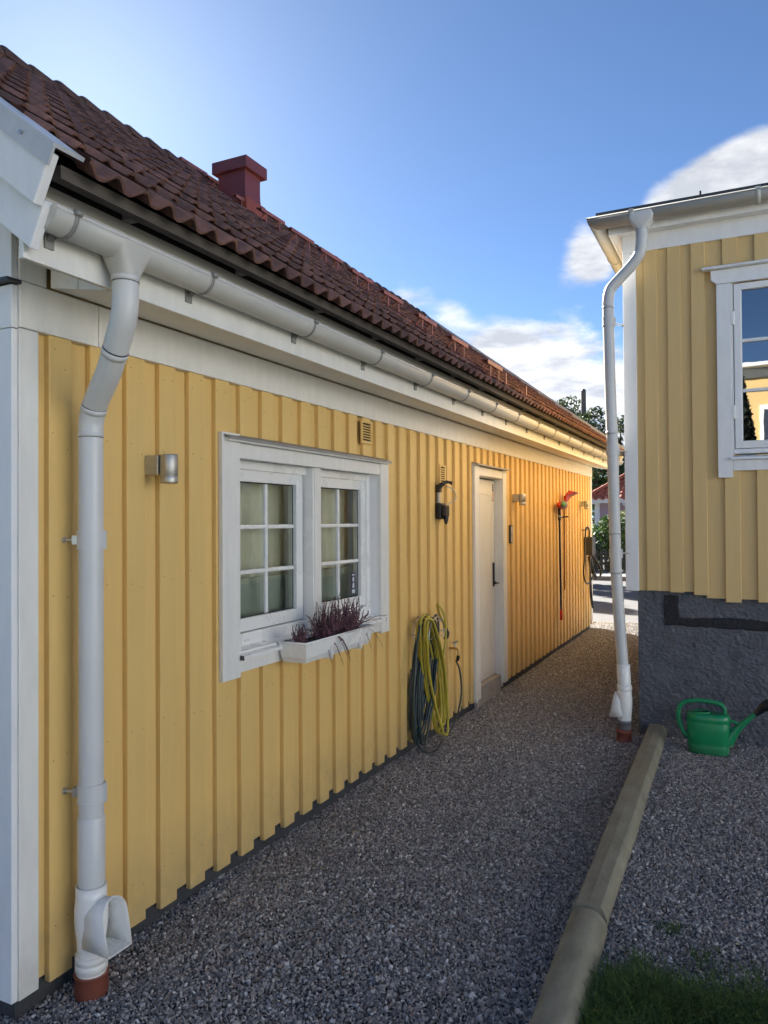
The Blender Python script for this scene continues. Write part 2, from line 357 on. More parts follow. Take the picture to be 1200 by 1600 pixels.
def gravel():
    m = bpy.data.materials.new('gravel_stone'); m.use_nodes = True; N = m.node_tree.nodes; L = m.node_tree.links; bs = N['Principled BSDF']
    oi = N.new('ShaderNodeObjectInfo'); cr = N.new('ShaderNodeValToRGB'); L.new(oi.outputs['Random'], cr.inputs[0])
    e = cr.color_ramp.elements; e[0].position = 0; e[0].color = (.09,.09,.094,1); e[1].position = 1; e[1].color = (.62,.61,.60,1)
    for p, c in ((.25,(.19,.19,.195)), (.45,(.28,.28,.285)), (.6,(.34,.32,.30)), (.72,(.40,.395,.39)), (.86,(.25,.19,.17)), (.93,(.50,.495,.49))):
        q = e.new(p); q.color = c+(1,)
    tc = N.new('ShaderNodeTexCoord'); nz = N.new('ShaderNodeTexNoise'); nz.inputs['Scale'].default_value = 2.5; L.new(tc.outputs['Object'], nz.inputs['Vector'])
    mr = N.new('ShaderNodeMapRange'); L.new(nz.outputs['Fac'], mr.inputs[0]); mr.inputs[3].default_value = .6; mr.inputs[4].default_value = 1.4
    mm = N.new('ShaderNodeVectorMath'); mm.operation = 'SCALE'; L.new(cr.outputs[0], mm.inputs[0]); L.new(mr.outputs[0], mm.inputs[3]); L.new(mm.outputs[0], bs.inputs['Base Color'])
    bs.inputs['Roughness'].default_value = .72
    pts = []
    def fill(x0, x1, y0, y1, s):
        nx, ny = int((x1-x0)/s), int((y1-y0)/s)
        gx, gy = np.meshgrid(np.arange(nx), np.arange(ny)); q = np.stack([gx.ravel(), gy.ravel()], 1).astype(float)
        q += rng.uniform(0, 1, q.shape); pts.append(np.stack([x0+q[:,0]*s, y0+q[:,1]*s], 1))
    fill(-2.32, -.66, 1.0, 12.9, .0093); fill(-.7, .75, 2.2, 6.4, .0095); fill(.75, 1.6, .4, 6.3, .0125); fill(-.7, .75, 1.0, 2.2, .0125); fill(.4, 1.6, -.2, .4, .02); fill(-3.2, -2.3, .6, 1.95, .0095); fill(-2.3, 0.4, -.2, 1.0, .02)
    fill(-2.5, -.6, 11.9, 12.95, .014)
    P = np.concatenate(pts)
    P = P[~((P[:,0] > -.80) & (P[:,1] > 6.25))]
    n = len(P); z = np.array([gz(a, b) for a, b in P]) + rng.uniform(-.002, .007, n)
    me = bpy.data.meshes.new('gravel'); me.vertices.add(n)
    me.vertices.foreach_set('co', np.column_stack([P, z]).astype(np.float32).ravel())
    a = me.attributes.new('scl', 'FLOAT_VECTOR', 'POINT'); b0 = rng.lognormal(math.log(.0055), .26, (n,1))
    a.data.foreach_set('vector', (b0*rng.uniform(.6, 1.25, (n,3))).astype(np.float32).ravel())
    a = me.attributes.new('rot', 'FLOAT_VECTOR', 'POINT'); a.data.foreach_set('vector', rng.uniform(0, 6.28, (n,3)).astype(np.float32).ravel())
    me.materials.append(m)
    o = link('gravel', me, (0,0,0)); o['kind'] = 'stuff'; o['label'] = 'dark grey crushed gravel covering the alley'; o['category'] = 'gravel'
    ng = bpy.data.node_groups.new('gravel_scatter', 'GeometryNodeTree')
    ng.interface.new_socket('Geometry', in_out='INPUT', socket_type='NodeSocketGeometry'); ng.interface.new_socket('Geometry', in_out='OUTPUT', socket_type='NodeSocketGeometry')
    N = ng.nodes; L = ng.links; gi = N.new('NodeGroupInput'); go = N.new('NodeGroupOutput')
    gti = N.new('GeometryNodeGeometryToInstance')
    for k in range(5):
        ic = N.new('GeometryNodeMeshIcoSphere'); ic.inputs['Radius'].default_value = 1; ic.inputs['Subdivisions'].default_value = 1
        sp = N.new('GeometryNodeSetPosition'); rv = N.new('FunctionNodeRandomValue'); rv.data_type = 'FLOAT_VECTOR'
        rv.inputs[0].default_value = (-.42,)*3; rv.inputs[1].default_value = (.42,)*3; rv.inputs['Seed'].default_value = k+3
        L.new(ic.outputs[0], sp.inputs['Geometry']); L.new(rv.outputs[0], sp.inputs['Offset']); sm = N.new('GeometryNodeSetMaterial'); sm.inputs['Material'].default_value = m
        fl = N.new('GeometryNodeSetShadeSmooth'); fl.inputs['Shade Smooth'].default_value = False
        L.new(sp.outputs[0], fl.inputs[0]); L.new(fl.outputs[0], sm.inputs[0]); L.new(sm.outputs[0], gti.inputs[0])
    ip = N.new('GeometryNodeInstanceOnPoints'); ip.inputs['Pick Instance'].default_value = True
    def na(nm):
        q = N.new('GeometryNodeInputNamedAttribute'); q.data_type = 'FLOAT_VECTOR'; q.inputs[0].default_value = nm; return q.outputs[0]
    e2r = N.new('FunctionNodeEulerToRotation'); L.new(na('rot'), e2r.inputs[0])
    L.new(gi.outputs[0], ip.inputs['Points']); L.new(gti.outputs[0], ip.inputs['Instance']); L.new(e2r.outputs[0], ip.inputs['Rotation']); L.new(na('scl'), ip.inputs['Scale'])
    ri = N.new('FunctionNodeRandomValue'); ri.data_type = 'INT'; ri.inputs[4].default_value = 0; ri.inputs[5].default_value = 4
    L.new(ri.outputs[2], ip.inputs['Instance Index'])
    L.new(ip.outputs[0], go.inputs[0])
    md = o.modifiers.new('scatter', 'NODES'); md.node_group = ng
    return o
gravel()
# ------------------------------------------------------------------ the garage house on the left
D = 2.25
house = thing('wooden_house', (-5.13, 7.0, 0), 'yellow board-clad house with brown tiled roof, along the left of the gravel alley', 'house')
WO_house = WO[house]
YN, YF = 1.77, 12.05           # wall ends
WIN = (2.98, 4.53, .985, 2.02)  # opening y0,y1,z0,z1
DOOR = (6.56, 7.30, 0.0, 2.13)
def chboard(y0, y1, z0, z1, x0, x1, ch=.003):
    """vertical board, face towards +x, chamfered front edges, slightly cupped back"""
    return MB().prism([(x0,y0),(x1-ch,y0),(x1,y0+ch),(x1,y1-ch),(x1-ch,y1),(x0,y1)], 2, z0, z1)
wall = MB()
for y0, y1, z0, z1 in ((YN+.03, WIN[0], .1, 2.75), (WIN[1], DOOR[0], .1, 2.75), (DOOR[1], YF-.02, .1, 2.75), (WIN[0], WIN[1], .1, WIN[2]), (WIN[0], WIN[1], WIN[3], 2.75), (DOOR[0], DOOR[1], DOOR[3], 2.75)):
    wall.box(-2.44, -2.2975, y0, y1, z0, z1)
wall.box(-8.1, -8.0, YN+.03, YF-.02, .1, 2.75)
for y in (YN+.03, YF-.12): wall.prism([(-8.0,.1),(-2.44,.1),(-2.44,2.75),(-5.13,4.95),(-8.0,2.75)], 1, y, y+.1)
wall = obj('wall', wall, M_yel, house, recalc=True)
obj('foundation', MB().box(-8.05, -2.288, YN+.02, YF-.01, -.3, .16), M_found, house)
mcache = {}
def board(par, y0, y1, z0, z1, x0, x1, m, name='board'):
    key = (round(y1-y0, 3), round(z1-z0, 3), round(x1-x0, 3), m.name)
    c = ((x0+x1)/2, (y0+y1)/2, z0)
    if key not in mcache: mcache[key] = chboard(y0, y1, z0, z1, x0, x1).mesh(name, m, c)
    return link(name, mcache[key], c, par)
def spans(y0, y1, zb, zt):
    for (a, b, c, d) in (WIN, DOOR):
        if y1 > a and y0 < b:
            out = []
            if c > zb: out.append((zb, c-.002))
            out.append((d+.002, zt)); return out
    return [(zb, zt)]
PITCH = .1868; K0 = 1.900
for k in range(-1, 55):
    y = K0 + PITCH*k
    if k >= 0 and y+.10 < 11.99:
        for a, b in spans(y, y+.1, .078+random.uniform(-.004,.004), 2.40): board(wall, y, y+.1, round(a,3), b, -2.2755, -2.25+.0, M_yel)
    ya, yb = max(y+.10-.012, 1.85), min(y+PITCH+.012, 11.985)
    if yb-ya > .03:
        for a, b in spans(ya, yb, .098, 2.40): board(wall, ya, yb, a, b, -2.297, -2.2765, M_yel)
nl = MB()
for k in range(55):
    y = K0 + PITCH*k
    for zz in (.25, .85, 1.45, 2.0, 2.30):
        for dy in (.022, .078):
            if any(y+.1 > a and y < b and c < zz < d+.1 for a, b, c, d in (WIN, DOOR)): continue
            z = zz+random.gauss(0,.02); c_ = Vector((-2.2493, y+dy+random.gauss(0,.004), z)); nl.tube([c_-Vector((.002,0,0)), c_], .0028, 6)
stuff(obj('nail_heads', nl, mat('nail_rust', (.30,.19,.07), .7, .3, 20), wall, recalc=False))
for k in range(29):
    x = -2.60 - PITCH*k; zt = 2.58+.75*max(0, min(-2.44-x, x+8.0))
    b = MB().prism([(x-.10,YN+.029),(x-.10,YN+.009),(x-.097,YN+.006),(x-.003,YN+.006),(x,YN+.009),(x,YN+.029)], 2, .08, min(zt, 4.7)); obj('board', b, M_yel, wall)
# corner boards
def prt(name, boxargs, m, par=house, bevel=.003, label=None):
    o = obj(name, MB().box(*boxargs), m, par, bevel=bevel)
    if label: o['label'] = label
    return o
prt('corner_board', (-2.292,-2.246,1.772,1.852,.082,2.372), M_white)
prt('corner_board', (-2.40,-2.248,1.745,1.770,.086,2.366), M_white2)
prt('corner_board', (-2.40,-2.248,1.745,1.770,2.369,2.515), M_white2)
prt('corner_board', (-2.40,-2.25,1.745,1.770,2.535,2.80), M_white2)
prt('corner_board', (-2.292,-2.246,11.988,12.072,.082,2.372), M_white)
prt('corner_board', (-2.40,-2.248,12.074,12.10,.082,2.372), M_white)
prt('drip_flashing', (-2.80,-2.232,1.715,1.772,2.519,2.531), M_dark, bevel=0)
for a, b in ((1.772, 2.118), (2.121, 6.90), (6.903, 12.10)): prt('frieze_board', (-2.292,-2.240,a,b,2.374,2.534), M_white)
prt('frieze_board', (-2.292,-2.243,1.772,1.884,2.537,2.78), M_white)
# eaves: box soffit and fascia
s = MB().prism([(-2.239,2.540),(-1.962,2.494),(-1.962,2.512),(-2.239,2.558)], 1, 1.902, 12.40); obj('soffit_board', s, M_white, house)
for x0, x1 in ((-2.225,-2.093), (-2.090,-1.963)):
    z0 = 2.540-(x0+2.239)*.166; z1 = 2.540-(x1+2.239)*.166
    obj('box_end_board', MB().prism([(x0,z0-.003),(x1,z1-.003),(x1,2.72),(x0,2.72)], 1, 1.884, 1.900), M_white, house, bevel=.002)
for a, b in ((1.545, 6.10), (6.103, 12.42)): prt('fascia_board', (-1.960,-1.938,a,b,2.492,2.705), M_white)
# verge barge boards, following the slope
SL = Vector((-.8, 0, .6)); NR = Vector((.6, 0, .8))
def sloped(name, e0, e1, run, y0, y1, m, bevel=.004):
    a, b = Vector((e0[0],0,e0[1])), Vector((e1[0],0,e1[1])); up = Vector((-run, 0, run*.75))
    poly = [(p.x, p.z) for p in (a, b, b+up, a+up)]
    return obj(name, MB().prism(poly, 1, y0, y1), m, house, bevel=bevel)
RUN = 3.34
sloped('barge_board', (-1.772,2.752), (-1.842,2.618), RUN, 1.500, 1.532, M_white2)
sloped('barge_board', (-1.835,2.640), (-1.898,2.510), RUN, 1.534, 1.566, M_white2)
sloped('barge_board', (-1.80,2.70), (-1.95,2.50), RUN-.1, 12.36, 12.40, M_white2)
f = MB()
for y0, y1, e0, e1 in ((1.492,1.499,(-1.748,2.762),(-1.775,2.712)),): 
    a, b = Vector((e0[0],0,e0[1])), Vector((e1[0],0,e1[1])); up = Vector((-RUN,0,RUN*.75)); f.prism([(p.x,p.z) for p in (a,b,b+up,a+up)], 1, y0, y1)
a, b = Vector((-1.745,0,2.770)), Vector((-1.752,0,2.760)); up = Vector((-RUN,0,RUN*.75)); f.prism([(p.x,p.z) for p in (a,b,b+up,a+up)], 1, 1.490, 1.60)
fl = obj('verge_flashing', f, M_roofflash, house)
for t in (.12, .55, 1.1, 1.7):
    c = Vector((-1.757,1.489,2.738))+Vector((-1,0,.75))*t; obj('screw', MB().tube([c, c+Vector((0,-.006,0))], .006, 8), M_zinc, fl)
f = MB(); a, b = Vector((-1.70,0,2.778)), Vector((-1.74,0,2.72)); up = Vector((-RUN-.06,0,(RUN+.06)*.75)); f.prism([(p.x,p.z) for p in (a,b,b+up,a+up)], 1, 12.33, 12.42)
obj('verge_flashing', f, M_roofflash, house)
# soffit of the verge overhang
sloped('verge_soffit', (-1.97,2.70), (-1.985,2.675), RUN-.15, 1.566, 1.80, M_white, 0)
# roof deck
rf = MB()
rf.prism([(-1.95,2.805),(-5.13,5.19),(-8.43,2.715),(-8.43,2.68),(-5.13,5.15),(-1.95,2.770)], 1, 1.57, 12.36)
roof = obj('roof', rf, M_under, house)
# far slope of the roof: simple sheet of tiles
rows = []
for i in range(15):
    t = i/14; rows.append([(-8.50+3.37*t, y, 2.70+2.53*t) for y in np.linspace(1.57, 12.36, 40)])
obj('west_slope', MB().grid(rows, False), M_tile, roof)
# batten under the tile edge, filler blocks and eave sheet
prt('eave_batten', (-1.845,-1.808,1.568,12.34,2.712,2.752), M_batt, roof, 0)
prt('eave_light_stop', (-2.03,-1.985,1.60,12.34,2.56,2.805), M_under, roof, 0)  # dark board added to stop sky light leaking through the eave gap
for y in np.arange(1.9, 12.3, .62): obj('eave_block', MB().box(-1.90,-1.86, y, y+.035, 2.722, 2.756), M_batt2, roof)
obj('eave_sheet', MB().add([(-1.955,1.57,2.750),(-1.946,1.57,2.70),(-1.905,1.57,2.655),(-1.905,12.38,2.655),(-1.946,12.38,2.70),(-1.955,12.38,2.750)], [(0,1,4,5),(1,2,3,4)]), M_gut, roof, solid=.002)
# tiles: two-roll tiles laid in rows, noses lifted over the row below
TW, EXP, NC, NR_ = .229, .352, 47, 12
def tile_mesh(name):
    b = MB(); n = 16; L_ = .405
    def prof(v): return .035*((1+math.cos(2*math.pi*v/.1145))/2)**1.4 - .0165
    def P(u, v, dn):
        lin = .025*(1-u/L_) - .003 + .003*(1-v/TW)
        return SL*u + Vector((0, v-TW/2, 0)) + NR*(prof(v)+lin+dn)
    vs = np.linspace(0, TW+.006, n+1)
    b.grid([[P(0,v,.0) for v in vs], [P(.012,v,.004) for v in vs], [P(L_,v,0) for v in vs]])
    b.grid([[P(.003,v,-.010) for v in vs], [P(0,v,0) for v in vs]], False)
    b.grid([[P(.10,v,-.010) for v in vs], [P(.003,v,-.010) for v in vs]])
    return b.mesh(name, M_tile, (0,0,0))
tm = tile_mesh('roof_tile'); tl = []
E0 = Vector((-1.745, 0, 2.727))
for r in range(NR_):
    for c in range(NC):
        y = 1.60 + TW*(c+.5); p = E0 + SL*(EXP*r) + Vector((0, y, 0)); tl.append(((p-Vector((0,0,1.7))).length, p))
tl.sort(key=lambda t: t[0])
for d, p in tl[:300]:
    o = link('roof_tile', tm, p, roof); o.rotation_euler = (random.gauss(0,.003), random.gauss(0,.005), random.gauss(0,.005)); o.location += NR*random.gauss(0,.001)
nv = np.array([v.co for v in tm.vertices]); fs = [tuple(q.vertices) for q in tm.polygons]; sms = [q.use_smooth for q in tm.polygons]
far = MB()
for d, p in tl[300:]:
    e = Euler((random.gauss(0,.003), random.gauss(0,.005), random.gauss(0,.005))).to_matrix(); k = len(far.v)
    far.v += [tuple(e @ Vector(v) + p) for v in nv]; far.f += [tuple(i+k for i in q) for q in fs]; far.sm += sms
stuff(obj('roof_tile', far, M_tile, roof, recalc=False), 'smaller tiles of the far part of the roof')
# verge tiles' bent edge + ridge tiles
def ridge_mesh():
    b = MB(); n = 9; rows = []; rows2 = []
    for y, r in ((-.15,.098), (-.135,.106), (.10,.088), (.15,.086)):
        rows.append([(r*1.15*math.cos(t), y, r*math.sin(t)) for t in np.linspace(-.1, math.pi+.1, n)])
    b.grid(rows); b.grid([[(.8*x, y, .8*z) for x, y, z in rows[0]], rows[0]], False)
    return b.mesh('ridge_tile', M_ridge, (0,0,0))
rm = ridge_mesh()
for k in range(42):
    y = 1.70 + .255*k
    o = link('ridge_tile', rm, (-5.13, y, 5.238+random.gauss(0,.004)), roof); o.rotation_euler = (random.gauss(-.03,.012), random.gauss(0,.02), random.gauss(0,.01))
# chimney
ch = MB(); cx0, cx1, cy0, cy1 = -4.725, -4.40, 6.0, 6.25
def rect(x0,x1,y0,y1,z): return [(x0,y0,z),(x1,y0,z),(x1,y1,z),(x0,y1,z)]
ch.loft([rect(cx0,cx1,cy0,cy1,4.98), rect(cx0,cx1,cy0,cy1,5.15)], smooth=False)
# flared foot
def foot(t): 
    e = .035*(1-math.cos(math.pi*(1-t)))/2; z = 4.60+.38*t; return rect(cx0-e, cx1+e, cy0-e, cy1+e, z)
ch.loft([foot(t) for t in np.linspace(0,1,8)], smooth=False)
chim = obj('chimney', ch, M_chim, roof)
obj('chimney_cap', MB().box(cx0-.045, cx1+.045, cy0-.045, cy1+.06, 5.148, 5.262), M_chim, chim, bevel=.004)
obj('collar', MB().loft([rect(cx0-.06,cx1+.045,cy0-.03,cy1+.05,4.66), rect(cx0-.03,cx1+.038,cy0-.036,cy1+.037,4.86)], smooth=False), M_orange, chim)
# roof ladder
lad = MB(); xs = [-5.083,-4.747,-4.418,-4.130,-3.796,-3.483,-3.163,-2.856,-2.532,-2.239,-1.930]
for yy in (5.93, 6.17):
    for i in range(1): pass
ladder = None
rm_ = MB()
for yy in (5.94, 6.16):
    a = Vector((-1.93, yy, 2.905)); b = Vector((-5.08, yy, 2.905+3.15*.75)); rm_.obox((a+b)/2, (b-a).normalized(), Vector((0,1,0)), NR, (b-a).length/2, .006, .004)
ladder = obj('roof_ladder', rm_, M_ladder, roof)
for x in xs:
    z = 2.757+.75*(-1.75-x)+(.065 if x > -4.3 else .03); b = MB(); c = Vector((x, 6.03, z+.02))
    b.prism([(x-.028,z+.055),(x+.028,z+.055),(x+.034,z+.048),(x+.034,z+.018),(x+.030,z+.018),(x+.030,z+.046),(x-.03,z+.046)], 1, 5.84, 6.24)
    for yy in (5.94, 6.16): b.box(x+.018, x+.024, yy-.009, yy+.009, z-.08, z+.05); b.obox((x-.02,yy,z+.01), Vector((.6,0,.8)), Vector((0,1,0)), Vector((.8,0,-.6)), .05, .006, .006)
    obj('rung', b, M_ladder, ladder)
bb = MB()
for (x, y) in ((-1.92,6.40),(-1.80,6.62)): 
    z = 2.757+.75*(-1.75-x); bb.box(x-.006,x+.006,y-.012,y+.012,z-.02,z+.11)
obj('ladder_hook', bb, M_ladder, ladder)
# gutter
GX, GZ, GR = -1.872, 2.627, .056
def halfring(y, r, n=15, a0=-.02, a1=math.pi+.12):
    return [(GX+r*math.cos(-t), y, GZ+r*math.sin(-t)) for t in np.linspace(a0, a1, n)]
g = MB()
g.grid([halfring(y, GR) for y in (1.560, 2.0, 4, 6, 8, 10, 12.45)])
gut = obj('gutter', g, M_gut, house, solid=.003)
g = MB(); g.tube([(GX+GR-.004, 1.556, GZ+.003), (GX+GR-.004, 12.45, GZ+.003)], .0085, 10); obj('gutter_bead', g, M_bead, gut)
g = MB()
for y in (1.560, 12.45): g.add(halfring(y, GR-.001)+[(GX-GR,y,GZ+.012)], [tuple(range(16))])
obj('gutter_end', g, M_gut, gut, solid=.004)
g = MB(); g.grid([halfring(y, GR+.0035) for y in (1.84-.055, 1.84-.052)]); 
for y in (1.632, 2.273, 3.014, 3.72, 4.45, 5.14, 5.80, 6.45, 7.13, 7.82, 8.5, 9.2, 9.9, 10.6, 11.3, 12.0):
    b = MB(); b.grid([halfring(yy, GR+.0045, 12, -.05, 2.2) for yy in (y-.007, y+.007)])
    b.box(-1.937,-1.931, y-.016, y+.016, 2.545, 2.62)
    b.add([(GX-.040,y-.0125,GZ-.045),(GX-.040,y+.0125,GZ-.045),(-1.934,y+.0125,2.566),(-1.934,y-.0125,2.566)], [(0,1,2,3)])
    b.tube([(GX+GR+.008,y-.013,GZ+.006),(GX+GR+.008,y+.013,GZ+.006)], .009, 8)
    obj('gutter_bracket', b, M_gutd, gut, solid=.0025)
# outlet funnel and downpipe
dp = obj('downpipe', MB().tube(smooth_path([(GX,1.885,2.535),(GX,1.885,2.45),(GX-.012,1.89,2.39),(GX-.05,1.905,2.33),(-2.00,1.938,2.23),(-2.11,1.982,2.135),(-2.145,1.996,2.085),(-2.155,2.0,2.02),(-2.155,2.0,1.9),(-2.155,2.0,1.2),(-2.155,2.0,.50)], 8), .0435, 24), M_pipe, house)
fr = []
for t in np.linspace(0,1,7):
    z = GZ+.004-t*.110; w = .086*(1-t)+.046*t; d = .0585*(1-t)+.046*t; e = .25+.75*t**1.5
    ring = []
    for j in range(28):
        a = 2*math.pi*j/28; c, s_ = math.cos(a), math.sin(a)
        ring.append((GX+d*math.copysign(abs(c)**e, c), 1.885+w*math.copysign(abs(s_)**e, s_), z))
    fr.append(ring)
obj('outlet_funnel', MB().loft(fr), M_gut, dp)
def ringband(c, r, h, name, m, par, ax=Vector((0,0,1))):
    c = Vector(c); q = c-ax*(h/2+.0025); obj('joint_seam', MB().tube([q-ax*.0013, q+ax*.0013], r-.0012, 24), M_dark, par); return obj(name, MB().tube([c-ax*h/2-ax*.0008, c-ax*h/2, c+ax*h/2, c+ax*h/2+ax*.0008], [r-.003, r, r, r-.003], 24), m, par)
ringband((GX,1.885,2.515), .0465, .02, 'pipe_joint', M_pipe, dp)
ringband((-1.952,1.916,2.283), .0455, .02, 'pipe_joint', M_pipe, dp, Vector((-.63,.25,-.72)).normalized())
ringband((-2.128,1.989,2.112), .0455, .018, 'pipe_joint', M_pipe, dp, Vector((-.5,.2,-.84)).normalized())
ringband((-2.155,2.0,2.02), .0452, .012, 'pipe_joint', M_pipe, dp)
def clamp(par, c, r, arm, m=M_pipe):
    c = Vector(c); arm = Vector(arm); d = arm.normalized(); side = Vector((0,0,1)).cross(d)
    b = MB().tube([c-Vector((0,0,.031)), c+Vector((0,0,.031))], r+.0035, 24)
    for z in (-.031, .031): b.tube([c+Vector((0,0,z-.003)), c+Vector((0,0,z+.003))], r+.0058, 24)
    o = obj('pipe_clamp', b, m, par)
    q = MB().tube([c+d*r, c+arm], .0065, 8); q.obox(c+d*(r+.012), d, side, Vector((0,0,1)), .012, .011, .016); q.tube([c+arm-d*.004, c+arm+d*.004], .013, 10)
    obj('clamp_screw', q, M_zinc, o)
    e = Vector((.90,.43,0)); obj('clamp_hinge', MB().obox(c+e*(r+.006), e, Vector((-.43,.90,0)), Vector((0,0,1)), .006, .007, .034), m, o)
clamp(dp, (-2.155,2.0,1.640), .0435, (-.095,-.035,0)); clamp(dp, (-2.155,2.0,.730), .0435, (-.095,-.035,0))
obj('lower_sleeve', MB().tube([(-2.155,2.0,.645),(-2.155,2.0,.640),(-2.155,2.0,.36)], [.0445,.0475,.0475], 24), M_pipe, dp)
def leaf_catcher(par, cx, cy, sgn, ext=.140):
    b = MB(); prof = [(.0505,.400),(.0535,.400),(.0535,.36),(.058,.32),(.058,.27),(.050,.20),(.048,.15)]
    b.tube([(cx,cy,z) for r,z in prof], [r for r,z in prof], 28)
    # scoop: side walls, rounded top, floor; open front
    rows = []; n = 15; w = .056
    for t in range(n):
        a = math.pi*t/(n-1); rows.append((w*math.cos(a), .312+.062*math.sin(a)))
    path = [(w*.97, .193), (w, .25)] + rows + [(-w, .25), (-w*.97, .193)]
    def xo(z): return ext-(z-.193)*.20
    r0 = [(cx+sgn*.008, cy+yy*.90, zz-.03*max(0,(zz-.27)/.10)) for yy, zz in path]; r1 = [(cx+sgn*xo(zz), cy+yy, zz) for yy, zz in path]
    rm0 = [tuple((Vector(p)+Vector(q))/2) for p, q in zip(r0, r1)]
    q = MB().grid([r0, rm0, r1]); q.add([r0[0], r0[-1], r1[-1], r1[0]], [(0,1,2,3)])
    o = obj('leaf_catcher', b, M_plast, par); obj('scoop', q, M_plast, o, solid=.0045)
    return o
leaf_catcher(dp, -2.155, 2.0, 1)
obj('drain_collar', MB().lathe([(.049,.155),(.056,.155),(.056,.130),(.053,.128),(.053,.124),(.0565,.122),(.0565,.10),(.052,.098),(.052,.085),(.0565,.084)][::-1], (-2.155,2.0,0), 28), M_plast, dp)
obj('drain_socket', MB().lathe([(.058,-.03),(.058,.080),(.061,.084),(.061,.088),(.05,.088)], (-2.155,2.0,0), 28), M_pvcred, dp)
# ---------------- window in the left house
y0, y1, z0, z1 = WIN
win = obj('window', MB().box(-2.42,-2.395, y0, y1, z0, z0+.02), M_white, house)
def wbox(name, a, m=M_white, par=win, bevel=.003): return obj(name, MB().box(*a), m, par, bevel=bevel)
wbox('architrave', (-2.249,-2.224, 2.848, 2.984, .952, 2.128)); wbox('architrave', (-2.249,-2.224, 4.528, 4.652, .955, 2.120))
wbox('architrave', (-2.249,-2.228, 2.986, 4.526, 2.012, 2.085)); wbox('architrave', (-2.249,-2.230, 2.986, 4.526, .972, 1.075))
obj('head_flashing', MB().prism([(-2.249,2.128),(-2.190,2.106),(-2.186,2.094),(-2.190,2.094),(-2.193,2.102),(-2.249,2.120)], 1, 2.858, 4.630), M_gutd, win)
obj('head_trim', MB().box(-2.249,-2.196, 2.865, 4.615, 2.087, 2.101), M_white, win)
# reveal lining
for a in ((-2.42,-2.2495,y0-.02,y0+.004,z0,z1), (-2.42,-2.2495,y1-.004,y1+.02,z0,z1), (-2.42,-2.2495,y0+.004,y1-.004,z1-.004,z1+.02)): wbox('reveal', a, M_white2, bevel=0)
FX = -2.305   # front of the plastic frame
def frame(name, ya, yb, za, zb, w, xa, xb, m=M_plast, par=win):
    b = MB(); b.box(xa,xb,ya,ya+w,za,zb); b.box(xa,xb,yb-w,yb,za,zb); b.box(xa,xb-.0008,ya+w,yb-w,zb-w,zb); b.box(xa,xb-.0008,ya+w,yb-w,za,za+w)
    return obj(name, b, m, par, bevel=.003)
frame('window_frame', y0+.006, y1-.006, 1.085, z1-.006, .045, -2.38, FX)
wbox('mullion', (-2.38,-2.258, 3.715, 3.800, 1.078, z1-.006), M_plast)
wbox('mullion_cover', (-2.300,-2.250, 3.722, 3.793, 1.074, z1-.008), M_white)
wbox('bottom_rail', (-2.38, FX+.006, y0+.008, y1-.008, 1.079, 1.142), M_plast)
for (a, b_) in ((3.028, 3.700), (3.815, 4.486)):
    sash = frame('sash', a, b_, 1.146, 1.975, .066, -2.375, -2.318)
    ga, gb, gc, gd = a+.066, b_-.066, 1.212, 1.909
    obj('gasket', MB().box(-2.345,-2.3415,ga-.001,ga+.005,gc,gd).box(-2.345,-2.3415,gb-.005,gb+.001,gc,gd).box(-2.345,-2.342,ga+.005,gb-.005,gc-.001,gc+.005).box(-2.345,-2.342,ga+.005,gb-.005,gd-.005,gd+.001), M_black, sash)
    ym = (ga+gb)/2; h = (gd-gc)/3
    for r in range(3):
        for c in range(2):
            ya, yb = (ga, ym) if c == 0 else (ym, gb)
            obj('pane', MB().add([(-2.352,ya,gc+r*h),(-2.352,yb,gc+r*h),(-2.352,yb,gc+(r+1)*h),(-2.352,ya,gc+(r+1)*h)], [(0,1,2,3)]), M_glass, sash)
    obj('glazing_bar', MB().box(-2.352,-2.333,ym-.011,ym+.011,gc+.004,gd-.004), M_plast, sash, bevel=.005)
    for r in (1, 2): obj('glazing_bar', MB().box(-2.352,-2.3335,ga+.004,ym-.0112,gc+r*h-.011,gc+r*h+.011).box(-2.352,-2.3335,ym+.0112,gb-.004,gc+r*h-.011,gc+r*h+.011), M_plast, sash, bevel=.005)
for yy in (3.13, 3.60, 3.92, 4.40): obj('weep_cap', MB().box(FX+.006, FX+.012, yy-.02, yy+.02, 1.098, 1.110), M_plast, win, bevel=.002)
obj('sill_flashing', MB().prism([(-2.31,1.086),(-2.198,1.056),(-2.196,1.040),(-2.199,1.040),(-2.202,1.053),(-2.31,1.080)], 1, 2.975, 4.545), M_plast, win)
obj('sill_end', MB().box(-2.218,-2.196,2.971,2.9745,1.036,1.058).box(-2.218,-2.196,4.5455,4.549,1.036,1.058), M_dark, win)
# sticker on the right sash
stk = obj('alarm_sticker', MB().box(-2.351,-2.3505,4.345,4.395,1.225,1.365), M_sticker, win); stk['label'] = 'dark blue alarm sticker with a small pale figure'
m = MB(); X = -2.3500
m.add([(X,4.368+.012*math.cos(t),1.322+.017*math.sin(t)) for t in np.linspace(0,6.28,13)[:-1]], [tuple(range(12))])
m.add([(X,4.355,1.268),(X,4.383,1.268),(X,4.378,1.30),(X,4.362,1.30)], [(0,1,2,3)]); m.add([(X,4.350,1.232),(X,4.390,1.232),(X,4.390,1.256),(X,4.350,1.256)], [(0,1,2,3)]); m.add([(X,4.350,1.348),(X,4.390,1.348),(X,4.390,1.356),(X,4.350,1.356)], [(0,1,2,3)])
obj('emblem', m, M_stw, stk)
